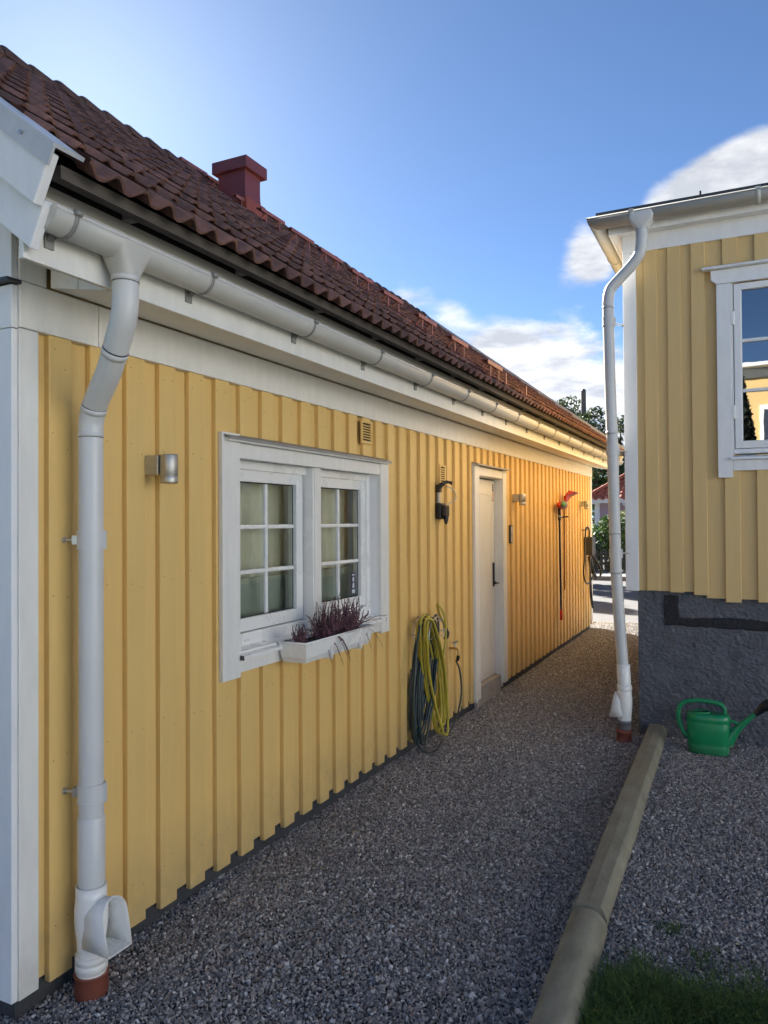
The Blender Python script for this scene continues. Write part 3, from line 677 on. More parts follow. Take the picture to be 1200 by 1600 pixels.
# interior: room box with curtains
rb = MB(); rb.add([(-2.45,2.6,.6),(-2.45,4.9,.6),(-4.6,4.9,.6),(-4.6,2.6,.6),(-2.45,2.6,2.5),(-2.45,4.9,2.5),(-4.6,4.9,2.5),(-4.6,2.6,2.5)], [(0,1,2,3),(4,5,6,7),(1,2,6,5),(2,3,7,6),(3,0,4,7)])
obj('room', rb, M_room, house)
def curtain(ya, yb, za, zb, x, amp, per, m=M_cur):
    ys = np.linspace(ya, yb, 160); ph = random.random()*6
    f = lambda y: amp*math.sin(2*math.pi*y/per+ph+.8*math.sin(5*y))+.5*amp*math.sin(2*math.pi*y/per*2.3+1)
    obj('curtain', MB().grid([[(x+f(y)*(.75+.25*k), y, zb+(za-zb)*k) for y in ys] for k in (0,.5,1)]), m, house)
curtain(2.95, 4.6, .95, 2.15, -2.485, .018, .13)
obj('window_board', MB().box(-2.49,-2.44,2.95,4.6,.98,1.40), M_sofa, house)
# ---------------- door
y0, y1 = DOOR[0], DOOR[1]
door = obj('door', MB().box(-2.365,-2.325, y0+.012, y1-.012, .175, 2.10), M_white, house, bevel=.003)
def dbox(name, a, m=M_white, par=door, bevel=.003): return obj(name, MB().box(*a), m, par, bevel=bevel)
dbox('architrave', (-2.249,-2.222, 6.438, 6.566, .088, 2.205), par=door); dbox('architrave', (-2.249,-2.222, 7.292, 7.412, .088, 2.200), par=door)
dbox('architrave', (-2.249,-2.226, 6.568, 7.290, 2.118, 2.195), par=door)
obj('head_flashing', MB().prism([(-2.249,2.232),(-2.185,2.215),(-2.181,2.203),(-2.186,2.203),(-2.249,2.224)], 1, 6.425, 7.425), M_gutd, door)
dbox('head_trim', (-2.249,-2.196, 6.435, 7.415, 2.206, 2.2035+.012), par=door, bevel=0)
for a in ((-2.40,-2.2495,y0-.03,y0+.008,.05,2.13), (-2.40,-2.2495,y1-.008,y1+.03,.05,2.13), (-2.40,-2.2495,y0+.008,y1-.008,2.112,2.14)): dbox('jamb', a, M_white, bevel=0)
dbox('stile', (-2.3245,-2.314, y0+.013, 6.640, .18, 2.098)); dbox('stile', (-2.3245,-2.314, 7.205, y1-.013, .18, 2.098))
dbox('rail', (-2.3245,-2.3145, 6.640, 7.205, .18, .40))
tp = MB(); pts = [(6.640,2.098)] + [(6.640+.565*t, 1.93+.030*(1-(2*t-1)**2)) for t in np.linspace(0,1,14)] + [(7.205,2.098)]
tp.prism(pts, 0, -2.3245, -2.3146); obj('rail', tp, M_white, door)
for k in range(8):
    ya = 6.642+.0703*k; dbox('plank', (-2.3245,-2.3185, ya+.0025, ya+.0675, .402, 1.958), bevel=.002)
hd = obj('handle', MB().box(-2.3138,-2.300, 7.212, 7.247, 1.05, 1.285), M_black, door, bevel=.004)
obj('lever', MB().tube([(-2.300,7.23,1.085),(-2.262,7.23,1.085),(-2.256,7.222,1.085),(-2.254,7.12,1.087)], .008, 10).tube([(-2.300,7.23,1.085),(-2.29,7.23,1.085)], .016, 12), M_black, hd)
st = obj('door_sticker', MB().box(-2.3139,-2.3132, 7.222,7.262,1.985,2.065), M_black, door); e = MB(); X = -2.3128
for za, zb in ((1.994,1.999),(2.022,2.027),(2.044,2.052)): e.add([(X,7.229,za),(X,7.255,za),(X,7.253,zb),(X,7.231,zb)], [(0,1,2,3)])
obj('print', e, M_stw, st)
st = obj('door_sticker', MB().box(-2.3139,-2.3132, 7.222,7.262,1.895,1.972), M_red, door); obj('print', MB().add([(X,7.230,1.905),(X,7.254,1.905),(X,7.254,1.962),(X,7.230,1.962)], [(0,1,2,3)]), M_stw, st)
prt('threshold', (-2.42,-2.258, 6.566, 7.292, -.05, .172), M_conc, house, .006)
# ---------------- vents
def vent(yc, zc, w=.155, h=.15):
    v = obj('vent_grille', MB().box(-2.2495,-2.238, yc-w/2, yc-w/2+.02, zc-h/2, zc+h/2).box(-2.2495,-2.238, yc+w/2-.02, yc+w/2, zc-h/2, zc+h/2).box(-2.2495,-2.2385, yc-w/2+.02, yc+w/2-.02, zc+h/2-.016, zc+h/2).box(-2.2495,-2.2385, yc-w/2+.02, yc+w/2-.02, zc-h/2, zc-h/2+.02), M_yel, house, bevel=.002)
    obj('vent_back', MB().box(-2.2493,-2.2485, yc-w/2+.019, yc+w/2-.019, zc-h/2+.018, zc+h/2-.014), M_under, v)
    n = 6
    for k in range(n):
        z = zc-h/2+.030+k*(h-.05)/n; obj('slat', MB().add([(-2.2475,yc-w/2+.02,z+.010),(-2.2475,yc+w/2-.02,z+.010),(-2.2385,yc+w/2-.02,z),(-2.2385,yc-w/2+.02,z)], [(0,1,2,3)]), M_yel, v, solid=.002)
vent(4.362, 2.280); vent(5.702, 2.078, .13, .155)
exec_after = []
# ------------------------------------------------------------------ house on the right
h2 = thing('wooden_house', (.2, 9.5, 0), 'pale yellow house on a rough grey plinth, at the right of the alley', 'house')
YW, XW = 6.2, -.895; XE, YE = 6.4, 12.6
b = MB().box(-.805, XE, 6.275, YE-.05, -.3, 1.16); pl = obj('plinth', b, M_rough, h2)
def vnoise(nx, nz, cells, r):
    g = r.normal(size=(cells[1]+2, cells[0]+2)); u = np.linspace(0, cells[0]-.001, nx); w = np.linspace(0, cells[1]-.001, nz); i = u.astype(int); j = w.astype(int); fu = u-i; fw = w-j; fu = fu*fu*(3-2*fu); fw = fw*fw*(3-2*fw)
    a = g[np.ix_(j,i)]; b_ = g[np.ix_(j,i+1)]; c_ = g[np.ix_(j+1,i)]; d_ = g[np.ix_(j+1,i+1)]
    return (a*(1-fu)+b_*fu)*(1-fw)[:,None] + (c_*(1-fu)+d_*fu)*fw[:,None]
nx, nz = 330, 210; hh_ = vnoise(nx, nz, (75, 52), rng)*.0022 + vnoise(nx, nz, (160, 115), rng)*.0030 + vnoise(nx, nz, (20, 12), rng)*.003
hh_ = np.clip(hh_, -.006, .010); xs_ = np.linspace(-.812, 1.30, nx); zs_ = np.linspace(-.05, 1.15, nz)
obj('roughcast', MB().grid([[(xs_[i], 6.249-hh_[j,i], zs_[j]) for i in range(nx)] for j in range(nz)]), M_rough, pl, recalc=False)
W2 = (-.105, 1.25, 2.18, 3.46)
wl = MB()
for a in ((XW+.03, W2[0], 1.15, 3.97), (W2[1], XE, 1.15, 3.97), (W2[0], W2[1], 1.15, W2[2]), (W2[0], W2[1], W2[3], 3.97)): wl.box(a[0], a[1], YW+.045, YW+.14, a[2], a[3])
wl.box(XW+.03, XW+.14, YW+.14, YE, 1.15, 3.97).box(XE-.1, XE, YW+.14, YE, 1.15, 3.97).box(XW+.14, XE-.1, YE-.1, YE, 1.15, 3.97)
wall2 = obj('wall', wl, M_yel2, h2)
def board2(x0, x1, za, zb, ya, yb):
    ch = .003; return obj('board', MB().prism([(x0,yb),(x0,ya+ch),(x0+ch,ya),(x1-ch,ya),(x1,ya+ch),(x1,yb)], 2, za, zb), M_yel2, wall2)
Ls = [(-.737,-.642,1.152),(-.567,-.470,1.143),(-.397,-.297,1.128),(-.177,-.070,1.082),(.04,.15,1.09)] + [(.04+.2*k, .15+.2*k, 1.09) for k in range(1, 44)]
def w2spans(x0, x1, zb):
    if x1 > W2[0] and x0 < W2[1]: return [(zb, W2[2]-.002), (W2[3]+.002, 3.83)]
    return [(zb, 3.83)]
prev = -.80
for (xa, xb, zb) in Ls:
    if xb > XE-.1: break
    for za, zt in w2spans(prev, xa, 1.148 if xa < -.3 else 1.105):
        board2(prev-.012, xa+.012, za, zt, YW+.0225, YW+.044)
    for za, zt in w2spans(xa, xb, zb): board2(xa, xb, za, zt, YW, YW+.021)
    prev = xb
sb = MB()
for k in range(33):
    y = YW+.12+.19*k
    if y+.1 < YE-.1: sb.prism([(XW+.010,y),(XW+.008,y+.003),(XW+.008,y+.097),(XW+.010,y+.1),(XW+.03,y+.1),(XW+.03,y)], 2, 1.165, 3.83)
obj('side_board', sb, M_yel2, wall2)
def p2(name, a, m=M_white2, par=h2, bevel=.003): return obj(name, MB().box(*a), m, par, bevel=bevel)
p2('corner_board', (XW,-.797,YW-.004,YW+.044,1.145,3.805)); p2('corner_board', (XW,XW+.024,YW+.046,YW+.12,1.145,3.805)); p2('corner_board', (XW,XW+.024,YE-.12,YE,1.145,3.805))
p2('frieze_board', (XW-.002,XE,YW-.008,YW+.044,3.807,3.995)); p2('frieze_board', (XW-.002,XW+.03,YW+.046,YE,3.807,3.995))
# soffit, fascia (box cornice) and gutters round the corner
p2('soffit_board', (-.985,XE,6.105,YW-.009,3.945,3.965)); p2('fascia_board', (-.985,XE,6.085,6.104,3.935,4.03)); 
p2('soffit_board', (-.968,XW-.003,YW-.009,YE,3.945,3.965)); p2('fascia_board', (-.986,-.969,6.105,YE,3.935,4.03))
# gutter profile swept along two sides
def gprof(n=13): return [(.066+.064*math.cos(t), -.064*math.sin(t)) for t in np.linspace(0, math.pi*.93, n)]  # outwards offset from fascia mirrored
rows_f, rows_s = [], []
GZ2 = 4.035
def gut_pt(side, s, off, dz):
    # off = distance outwards from the fascia face
    if side == 0: return (s, 6.084-off, GZ2+dz)
    return (-.987-off, s, GZ2+dz)
pr = [(.138-.0*t, 0) for t in (0,)]
prof = [(.070+.066*math.cos(t), -.066*math.sin(t)) for t in np.linspace(-.05, math.pi, 13)]
g = MB(); front = [[(-.987-o, 6.084-o, GZ2+dz) for o, dz in prof], [(1.0, 6.084-o, GZ2+dz) for o, dz in prof], [(XE+.2, 6.084-o, GZ2+dz) for o, dz in prof]]
side = [[(-.987-o, 6.084-o, GZ2+dz) for o, dz in prof], [(-.987-o, 9.0, GZ2+dz) for o, dz in prof], [(-.987-o, YE+.2, GZ2+dz) for o, dz in prof]]
g.grid(front); g.grid(side)
gut2 = obj('gutter', g, M_gut, h2, solid=.003, recalc=False)
obj('gutter_bead', MB().tube([(XE+.2,5.950,GZ2+.006),(-1.121,5.950,GZ2+.006),(-1.121,YE+.2,GZ2+.006)], .010, 8), M_gut, gut2)
for x in (-.795, .07, .93, 1.8):
    b = MB(); pp = [(.070+.0705*math.cos(t), -.0705*math.sin(t)) for t in np.linspace(-.1, math.pi*.9, 10)]
    b.grid([[(xx, 6.084-o, GZ2+dz) for o, dz in pp] for xx in (x-.016, x+.016)]); b.box(x-.018,x+.018,5.938,5.962,GZ2+.002,GZ2+.020)
    obj('gutter_bracket', b, M_gut, gut2, solid=.003)
for y in (6.9, 7.8, 8.7, 9.6):
    b = MB(); pp = [(.070+.0705*math.cos(t), -.0705*math.sin(t)) for t in np.linspace(-.1, math.pi*.9, 10)]
    b.grid([[(-.987-o, yy, GZ2+dz) for o, dz in pp] for yy in (y-.012, y+.012)]); obj('gutter_bracket', b, M_gut, gut2, solid=.003)
# roof: hipped, dark felt edge
r = MB(); zt = 4.085; rx0, ry0 = -1.062, 6.02; apx = Vector((2.2, 9.4, 5.25)); apx2 = Vector((3.4, 9.4, 5.25))
c4 = [Vector((rx0,ry0,zt)), Vector((XE+.15,ry0,zt)), Vector((XE+.15,YE+.15,zt)), Vector((rx0,YE+.15,zt))]; dn = Vector((0,0,-.035))
vs = c4 + [apx, apx2] + [c+dn for c in c4]
r.add(vs, [(0,1,5,4),(1,2,5),(2,3,4,5),(3,0,4),(0,6,7,1),(1,7,8,2),(2,8,9,3),(3,9,6,0),(9,8,7,6)])
roof2 = obj('roof', r, mat('dark_roof', (.03,.03,.032), .7, .3, 8, bump=.3, bscale=30), h2)
obj('roof_edge', MB().box(rx0-.004, XE+.15, ry0-.012, ry0-.001, zt-.032, zt+.012), M_dark, roof2)
obj('snow_hook', MB().box(-.318,-.306,6.03,6.05,zt,zt+.05), M_black, roof2)
# tar patch on the plinth
def tar(x0, x1, za, zb):
    n, m_ = int((x1-x0)/.008)+2, int((zb-za)/.008)+2; rows = []; e0 = np.cumsum(rng.normal(0,.0016,max(n,m_))); e1 = np.cumsum(rng.normal(0,.0016,max(n,m_))); sq_ = lambda v: float(np.clip(v,-.008,.008))
    for j in range(m_):
        rows.append([(x0+sq_(e0[j])+(x1-x0+sq_(e1[j])-sq_(e0[j]))*i/(n-1), 6.2395-rng.normal(0,.0016) if 0 < i < n-1 and 0 < j < m_-1 else 6.252, za+sq_(e1[i])+(zb-za+sq_(e0[i])-sq_(e1[i]))*j/(m_-1)) for i in range(n)])
    return obj('tar_strip', MB().grid(rows), M_tar, pl, recalc=False)
tar(-.622,-.502,.885,1.118); tar(-.520,.93,.880,.955); tar(.93,1.07,.87,1.10)
# window of the right house
win2 = obj('window', MB().box(W2[0],W2[1],YW+.05,YW+.10,W2[2]-.02,W2[2]), M_white2, h2)
def q2(name, a, m=M_white2, par=win2, bevel=.003): return obj(name, MB().box(*a), m, par, bevel=bevel)
q2('architrave', (-.218,-.118,YW-.026,YW-.001,2.012,3.462)); q2('architrave', (1.263,1.363,YW-.026,YW-.001,2.012,3.462))
obj('architrave', MB().prism([(-.215,3.464),(1.36,3.464),(1.40,3.500),(1.40,3.570),(-.255,3.570),(-.255,3.500)], 1, YW-.030, YW-.001), M_white2, win2, bevel=.003)
obj('head_flashing', MB().prism([(YW-.001,3.612),(YW-.075,3.588),(YW-.078,3.572),(YW-.001,3.574)], 0, -.315, 1.46), M_white2, win2, bevel=.003)
q2('sill_board', (-.116,1.261,YW-.022,YW-.001,2.062,2.140)); obj('sill', MB().prism([(YW+.05,2.185),(YW-.045,2.160),(YW-.050,2.142),(YW+.05,2.142)], 0, -.135, 1.28), M_white2, win2, bevel=.003)
q2('sash_rail', (-.105,1.25,YW-.012,YW+.03,2.188,2.222))
for a in ((W2[0]-.012,W2[0]-.0,YW-.001,YW+.09,W2[2],W2[3]),): q2('reveal', a, M_white2, bevel=0)
for (a, b_) in ((-.100, .565), (.580, 1.245)):
    fr2 = MB(); w = .048
    fr2.box(a,a+w,YW-.010,YW+.03,2.226,3.455).box(b_-w,b_,YW-.010,YW+.03,2.226,3.455).box(a+w,b_-w,YW-.0095,YW+.03,3.407,3.455).box(a+w,b_-w,YW-.0095,YW+.03,2.226,2.282)
    sash = obj('sash', fr2, M_white2, win2, bevel=.004)
    for (za, zb) in ((2.282, 2.655), (2.655, 3.028), (3.028, 3.407)):
        q = MB().add([(a+w,YW+.014,za),(b_-w,YW+.014,za),(b_-w,YW+.014,zb),(a+w,YW+.014,zb)], [(0,1,2,3)]); obj('pane', q, M_glass2, sash)
    for zz in (2.655, 3.028): obj('glazing_bar', MB().box(a+w,b_-w,YW-.006,YW+.022,zz-.012,zz+.012), M_white2, sash, bevel=.004)
    obj('bead', MB().box(a+w-.006,a+w+.006,YW+.002,YW+.012,2.284,3.405), M_white2, sash)
for zz in (3.20, 2.50): obj('hinge', MB().tube([(-.103,YW-.018,zz-.05),(-.103,YW-.018,zz+.05)], .008, 10).box(-.118,-.103,YW-.028,YW-.020,zz-.045,zz+.045), M_white2, win2)
rb = MB(); x0, x1, ya, yb, za, zb = -.5, 2.2, YW+.15, YW+3.0, 1.3, 3.7
rb.add([(x0,ya,za),(x1,ya,za),(x1,yb,za),(x0,yb,za),(x0,ya,zb),(x1,ya,zb),(x1,yb,zb),(x0,yb,zb)], [(0,1,2,3),(4,5,6,7),(1,2,6,5),(2,3,7,6),(3,0,4,7)])
obj('room', rb, M_room, h2); 
obj('window_board', MB().box(-.11,1.26,YW+.10,YW+.28,2.19,2.22), M_white2, h2)
# downpipe of the right house
PY = 6.05
pth = smooth_path([(-.725,6.014,3.93),(-.728,6.02,3.82),(-.745,6.03,3.74),(-.80,6.04,3.665),(-.90,6.05,3.57),(-.965,6.05,3.50),(-.985,6.05,3.42),(-.985,6.05,3.30),(-.975,6.05,2.7),(-.962,6.05,2.2),(-.948,6.05,1.42),(-.944,6.05,1.28),(-.925,6.05,.95),(-.898,6.05,.50)], 6)
dp2 = obj('downpipe', MB().tube(pth, .043, 20), M_pipe, h2)
fr = []
for t in np.linspace(0,1,7):
    z = GZ2+.002-t*.125; w = .092 if t < .4 else .092*(1-(t-.4)/.6)+.047*(t-.4)/.6; d = .069 if t < .3 else .069*(1-(t-.3)/.7)+.046*(t-.3)/.7; e = .25 if t < .5 else .25+.75*(t-.5)*2; ring = []
    for j in range(24):
        a = 2*math.pi*j/24; c, s_ = math.cos(a), math.sin(a); ring.append((-.725+w*math.copysign(abs(s_)**e, s_), 6.014+d*math.copysign(abs(c)**e, c), z))
    fr.append(ring)
obj('outlet_funnel', MB().loft(fr), M_pipe, dp2)
ringband((-.985,6.05,3.36), .0455, .012, 'pipe_joint', M_pipe, dp2); ringband((-.968,6.05,2.38), .0455, .02, 'pipe_joint', M_pipe, dp2); ringband((-.9455,6.05,1.30), .0455, .02, 'pipe_joint', M_pipe, dp2); ringband((-.952,6.05,1.60), .0455, .012, 'pipe_joint', M_pipe, dp2)
for z, x in ((3.245,-.984), (2.24,-.963), (1.44,-.949)): clamp(dp2, (x,6.05,z), .043, (.085,.155,0))
cx, cy = -.892, 6.045
obj('lower_sleeve', MB().tube([(cx-.006,cy,.59),(cx-.006,cy,.585),(cx,cy,.42)], [.046,.050,.050], 24), M_plast, dp2)
o = leaf_catcher(dp2, cx, cy, -1, .105)
obj('catcher_collar', MB().lathe([(.050,.435),(.056,.432),(.056,.395),(.052,.39)][::-1], (cx,cy,0), 24), M_plast, dp2)
obj('drain_collar', MB().lathe([(.050,.03),(.050,.15),(.053,.15),(.053,.165),(.049,.166)], (cx,cy-.02,0), 24), M_pvcgrey, dp2)
obj('drain_socket', MB().lathe([(.060,-.02),(.060,.028),(.056,.034),(.055,.078),(.060,.082),(.060,.10),(.05,.102)], (cx,cy-.035,0), 24), M_pvcred, dp2)
# ------------------------------------------------------------------ things on and by the left wall
def lamp(y, label, zc=1.92):
    t = thing('wall_lamp', (-2.25, y, zc-.055), label, 'lamp', 'steel wall lamps on the yellow wall')
    cx = -2.150; prof = [(.030,-.057),(.0345,-.057),(.036,-.054),(.036,-.030),(.0352,-.029),(.0352,-.027),(.036,-.026),(.036,.058),(.034,.061),(.0,.061)]
    obj('lamp_head', MB().lathe(prof, (cx,y,zc), 28), M_steel, t)
    obj('mount', MB().box(-2.2495,-2.180, y-.036, y+.028, zc-.022, zc+.058), M_steel, t, bevel=.003)
    obj('lens', MB().lathe([(0,-.0555),(.030,-.0555)], (cx,y,zc), 20), M_stw, t)
lamp(2.405, 'round steel wall lamp between the downpipe and the window'); lamp(7.735, 'steel wall lamp just beyond the white door, above the small dark panel'); lamp(11.17, 'steel wall lamp near the far corner, above the charger')
# planter and heather
pb = thing('window_box', (-2.12, 3.68, .97), 'white plastic window box with faded heather under the left house window', 'planter')
def tray(ya, yb, xa, xb, z): return [(xa,ya,z),(xb,ya,z),(xb,yb,z),(xa,yb,z)]
b = MB(); rings = [tray(3.33,4.03,-2.205,-2.075,.972), tray(3.315,4.045,-2.21,-2.062,1.00), tray(3.30,4.06,-2.215,-2.052,1.074)]
b.loft(rings, caps=False, smooth=False); b.add(rings[0], [(0,1,2,3)])
box_ = obj('trough', b, M_plast, pb, solid=.004)
b = MB()
rim = [(-2.052,3.298),(-2.052,4.062),(-2.217,4.062),(-2.217,3.298)]
b.tube([(x,y,1.076) for x,y in rim], .006, 8, closed=True); obj('rim', b, M_plast, pb)
obj('soil', MB().grid([[(x,y,1.060+random.uniform(-.006,.006)) for y in np.linspace(3.305,4.055,30)] for x in np.linspace(-2.212,-2.056,7)]), M_soil, pb)
for yy in (3.56, 3.90): obj('clip', MB().box(-2.060,-2.045,yy-.006,yy+.006,.962,1.03).box(-2.225,-2.05,yy-.006,yy+.006,.960,.968), M_plast, pb)
def heather(name, yc, label, n, spread, hmax, fan, droop=0):
    b = MB(); st = MB(); cs = [(yc+random.gauss(0,spread*.45), -2.135+random.gauss(0,.02)) for _ in range(max(2, n//30))]
    for i in range(n):
        c0 = random.choice(cs); y = random.gauss(c0[0], .02); x = random.gauss(c0[1], .012); x = min(max(x,-2.20),-2.07); y = min(max(y,3.32),4.04)
        a = random.uniform(0, 6.28); lean = abs(random.gauss(0,fan)); L_ = hmax*random.uniform(.35, 1.0); p0 = Vector((x,y,1.055))
        dr = droop and random.random() < .06
        d = Vector((.55*math.cos(a)+.2, math.sin(a), 0))*lean; wob = Vector((random.gauss(0,.012),random.gauss(0,.012),0))
        pts = [p0 + d*(L_*t) + wob*math.sin(3*t) + Vector((0,0,L_*(t-.35*lean*t*t))) for t in np.linspace(0,1,6)]
        if dr: ll = random.uniform(.6,1.2); pts = [p0 + Vector((.15*t**.7, (.07*math.cos(a))*t, .025*math.sin(3*t)-.12*t*t*ll)) for t in np.linspace(0,1,6)]
        st.tube(pts, [.0012]*6, 3, caps=False)
        m_ = int(L_*230)
        for k in range(m_):
            t = .12+.88*k/max(1,m_-1); i0 = min(4, int(t*5)); q = pts[i0].lerp(pts[i0+1], t*5-i0); s_ = .0046*(1.25-.75*t)
            u = Vector((random.gauss(0,1),random.gauss(0,1),random.gauss(0,1))).normalized(); v = u.orthogonal().normalized(); c = q+u*.0030
            b.add([c-v*s_, c+u*s_, c+v*s_, c-u*s_*.6+Vector((0,0,s_))], [(0,1,2),(0,2,3)])
    o = thing(name, (-2.135,yc,1.055), label, 'plant', 'heathers in the window box')
    obj('stems', st, M_heather_g, o, recalc=False); obj('flower_spikes', b, M_heather, o, recalc=False)
heather('heather_plant', 3.62, 'bushy purple heather in the middle of the white window box, some sprigs hanging over', 150, .24, .24, .62, 1)
heather('heather_plant', 3.86, 'upright reddish heather at the far end of the white window box', 80, .14, .24, .45)
heather('heather_plant', 3.42, 'low dried heather at the near end of the white window box', 60, .10, .12, .55)
# hose hanger, hoses, tap
hh = thing('hose_hanger', (-2.25, 5.2, .80), 'wire hose hanger on the yellow wall holding two coiled hoses', 'hose hanger')
w = MB()
for yy, xx in ((5.04,-2.235), (5.35,-2.235)): pass
for x in (-2.225, -2.10): w.tube([(x, 5.2+.15*math.cos(t), .86+.13*math.sin(t)) for t in np.linspace(-.15, math.pi+.15, 18)], .004, 6)
for t in (.1, .8, 1.57, 2.3, 3.04): w.tube([(-2.243,5.2+.15*math.cos(t),.86+.13*math.sin(t)), (-2.10,5.2+.15*math.cos(t),.86+.13*math.sin(t)), (-2.095,5.2+.175*math.cos(t),.86+.165*math.sin(t))], .004, 6)
w.tube([(-2.10,5.06,.845),(-2.10,5.34,.845)], .004, 6); obj('wire_frame', w, M_zinc, hh)
def coil(n, yc, zt, zb, w, x0, x1, r, seed, lean=0, top=.1):
    rr = random.Random(seed); pts = []
    for k in range(n):
        ww = w*rr.uniform(.72, 1.05); b_ = zb + rr.uniform(0, .22); t_ = zt + rr.uniform(-.03,.02); xx = x0+(x1-x0)*(k+.5)/n; yo = yc+rr.uniform(-.018,.018); l = lean+rr.uniform(-.03,.03)
        for a in np.linspace(0, 2*math.pi, 26)[:-1]:
            s_, c_ = math.sin(a), math.cos(a); zz = (t_+b_)/2 + (t_-b_)/2*c_; f = (t_-zz)/(t_-b_)
            wid = ww*(.85-.25*f+.25*math.sin(f*math.pi)); pts.append((xx+.018*s_+rr.uniform(-.003,.003), yo+wid*math.copysign(abs(s_)**.8, s_)+l*f, zz))
    return smooth_path(pts, 3)
hy = thing('garden_hose', (-2.15,5.2,.02), 'yellow garden hose coiled in long loops over the hanger', 'hose')
obj('hose_coil', MB().tube(coil(6, 5.07, 1.005, .06, .11, -2.19, -2.085, .0085, 3, .27), .0085, 8), M_hosey, hy)
obj('hose_end', MB().tube(smooth_path([(-2.14,5.36,.55),(-2.12,5.43,.80),(-2.12,5.40,.98),(-2.16,5.37,1.07),(-2.17,5.42,1.0),(-2.15,5.50,.88),(-2.14,5.52,.84)], 6), .0085, 8), M_hosey, hy)
obj('hose_nozzle', MB().tube([(-2.14,5.50,.86),(-2.14,5.52,.83),(-2.14,5.50,.80),(-2.14,5.46,.795)], [.012,.018,.018,.010], 10), M_black, hy)
hk = thing('garden_hose', (-2.17,5.2,.02), 'dark blue-green garden hose coiled behind the yellow one', 'hose')
obj('hose_coil', MB().tube(coil(11, 5.27, .975, .045, .10, -2.24, -2.14, .008, 11, -.22), .008, 8), M_hosed, hk)
obj('hose_loop', MB().tube(smooth_path([(-2.16,5.02,.95),(-2.15,4.93,.75),(-2.14,4.86,.40),(-2.13,4.88,.16),(-2.11,5.0,.05),(-2.09,5.15,.030),(-2.10,5.30,.06)], 6), .0085, 8), M_hosed, hk)
obj('feed_line', MB().tube(smooth_path([(-2.19,5.84,.555),(-2.17,5.87,.47),(-2.16,5.88,.30),(-2.16,5.80,.15),(-2.14,5.62,.07),(-2.13,5.45,.05)], 6), .0075, 8), M_hosed, hk)
tp = thing('wall_tap', (-2.25,5.84,.64), 'small brass outdoor tap beside the hanging hoses', 'tap')
obj('spout', MB().tube([(-2.249,5.84,.655),(-2.19,5.84,.655),(-2.175,5.84,.648),(-2.17,5.84,.63),(-2.17,5.84,.60)], .010, 10), M_brass, tp)
obj('tap_handle', MB().tube([(-2.20,5.84,.66),(-2.20,5.84,.70)], .006, 8).box(-2.207,-2.193,5.80,5.90,.70,.712), M_zinc, tp, bevel=.003)
obj('hose_connector', MB().tube([(-2.17,5.84,.60),(-2.172,5.84,.585),(-2.178,5.84,.555)], [.013,.015,.012], 12), M_black, tp)
# outdoor socket with cable
sk = thing('outdoor_socket', (-2.25,5.63,1.75), 'black outdoor socket box with a pale cable looping up to a black clamp', 'socket')
obj('housing', MB().box(-2.2495,-2.205,5.56,5.68,1.715,1.845), M_black, sk, bevel=.010); obj('lid', MB().box(-2.205,-2.170,5.575,5.672,1.735,1.830), M_black, sk, bevel=.012)
obj('plug', MB().tube([(-2.19,5.64,1.74),(-2.19,5.635,1.70),(-2.188,5.63,1.675)], [.022,.018,.008], 10), M_black, sk)
obj('conduit', MB().box(-2.2495,-2.235,5.595,5.635,1.845,1.97), M_disp, sk, bevel=.003)
obj('clamp', MB().tube([(-2.245,5.59,1.955),(-2.22,5.60,1.985),(-2.19,5.62,2.01),(-2.15,5.67,2.012)], [.018,.020,.014,.008], 8).tube([(-2.20,5.58,2.0),(-2.19,5.66,2.02),(-2.18,5.74,2.0)], .009, 8).box(-2.2495,-2.22,5.575,5.625,1.93,1.99), M_black, sk)
obj('cable', MB().tube(smooth_path([(-2.20,5.68,1.985),(-2.16,5.73,1.95),(-2.15,5.76,1.90),(-2.16,5.745,1.87),(-2.18,5.69,1.845),(-2.19,5.66,1.82)], 6), .0042, 8), M_disp, sk)
# panel by the door
kp = thing('wall_panel', (-2.25,7.60,1.465), 'narrow dark panel with pale displays on the yellow wall right of the door', 'panel')
obj('casing', MB().box(-2.2495,-2.228,7.565,7.643,1.466,1.655), M_dark, kp, bevel=.003)
for a in ((1.480,1.540), (1.578,1.640)): obj('display', MB().box(-2.2279,-2.2262,7.580,7.628,*a), M_disp, kp, bevel=.001)
obj('dial', MB().tube([(-2.228,7.604,1.559),(-2.225,7.604,1.559)], .011, 12), M_stw, kp)
e = MB()
for z in (1.495,1.51,1.525,1.595,1.61,1.625): e.add([(-2.2258,7.586,z),(-2.2258,7.622,z),(-2.2258,7.622,z+.004),(-2.2258,7.586,z+.004)], [(0,1,2,3)])
obj('print', e, M_black, kp)
# long handled tools
bp = thing('window_brush', (-2.2,9.70,.42), 'long black pole with a red and green brush head hanging on the wall', 'brush')
obj('pole', MB().tube([(-2.205,9.66,1.83),(-2.20,9.69,.55)], .0135, 10), M_black, bp); obj('grip', MB().tube([(-2.20,9.688,.56),(-2.20,9.691,.55),(-2.20,9.695,.43),(-2.20,9.695,.425)], [.013,.019,.019,.012], 10), M_red, bp); obj('collar', MB().tube([(-2.205,9.66,1.86),(-2.205,9.663,1.70)], .020, 10), M_black, bp)
def ell(c, rx, ry, rz, n=14, k=9): return MB().loft([[(c[0]+rx*math.sin(a)*math.cos(t), c[1]+ry*math.sin(a)*math.sin(t), c[2]+rz*math.cos(a)) for t in np.linspace(0,2*math.pi,n+1)[:-1]] for a in np.linspace(.08, math.pi-.08, k)])
obj('brush_head', ell((-2.17,9.68,1.895), .055, .23, .055), M_red, bp); obj('bristles', ell((-2.135,9.60,1.903), .035, .13, .043), M_greenp, bp); obj('clip', MB().box(-2.2495,-2.20,9.63,9.70,1.745,1.765).box(-2.215,-2.175,9.64,9.69,1.742,1.762), M_zinc, bp)
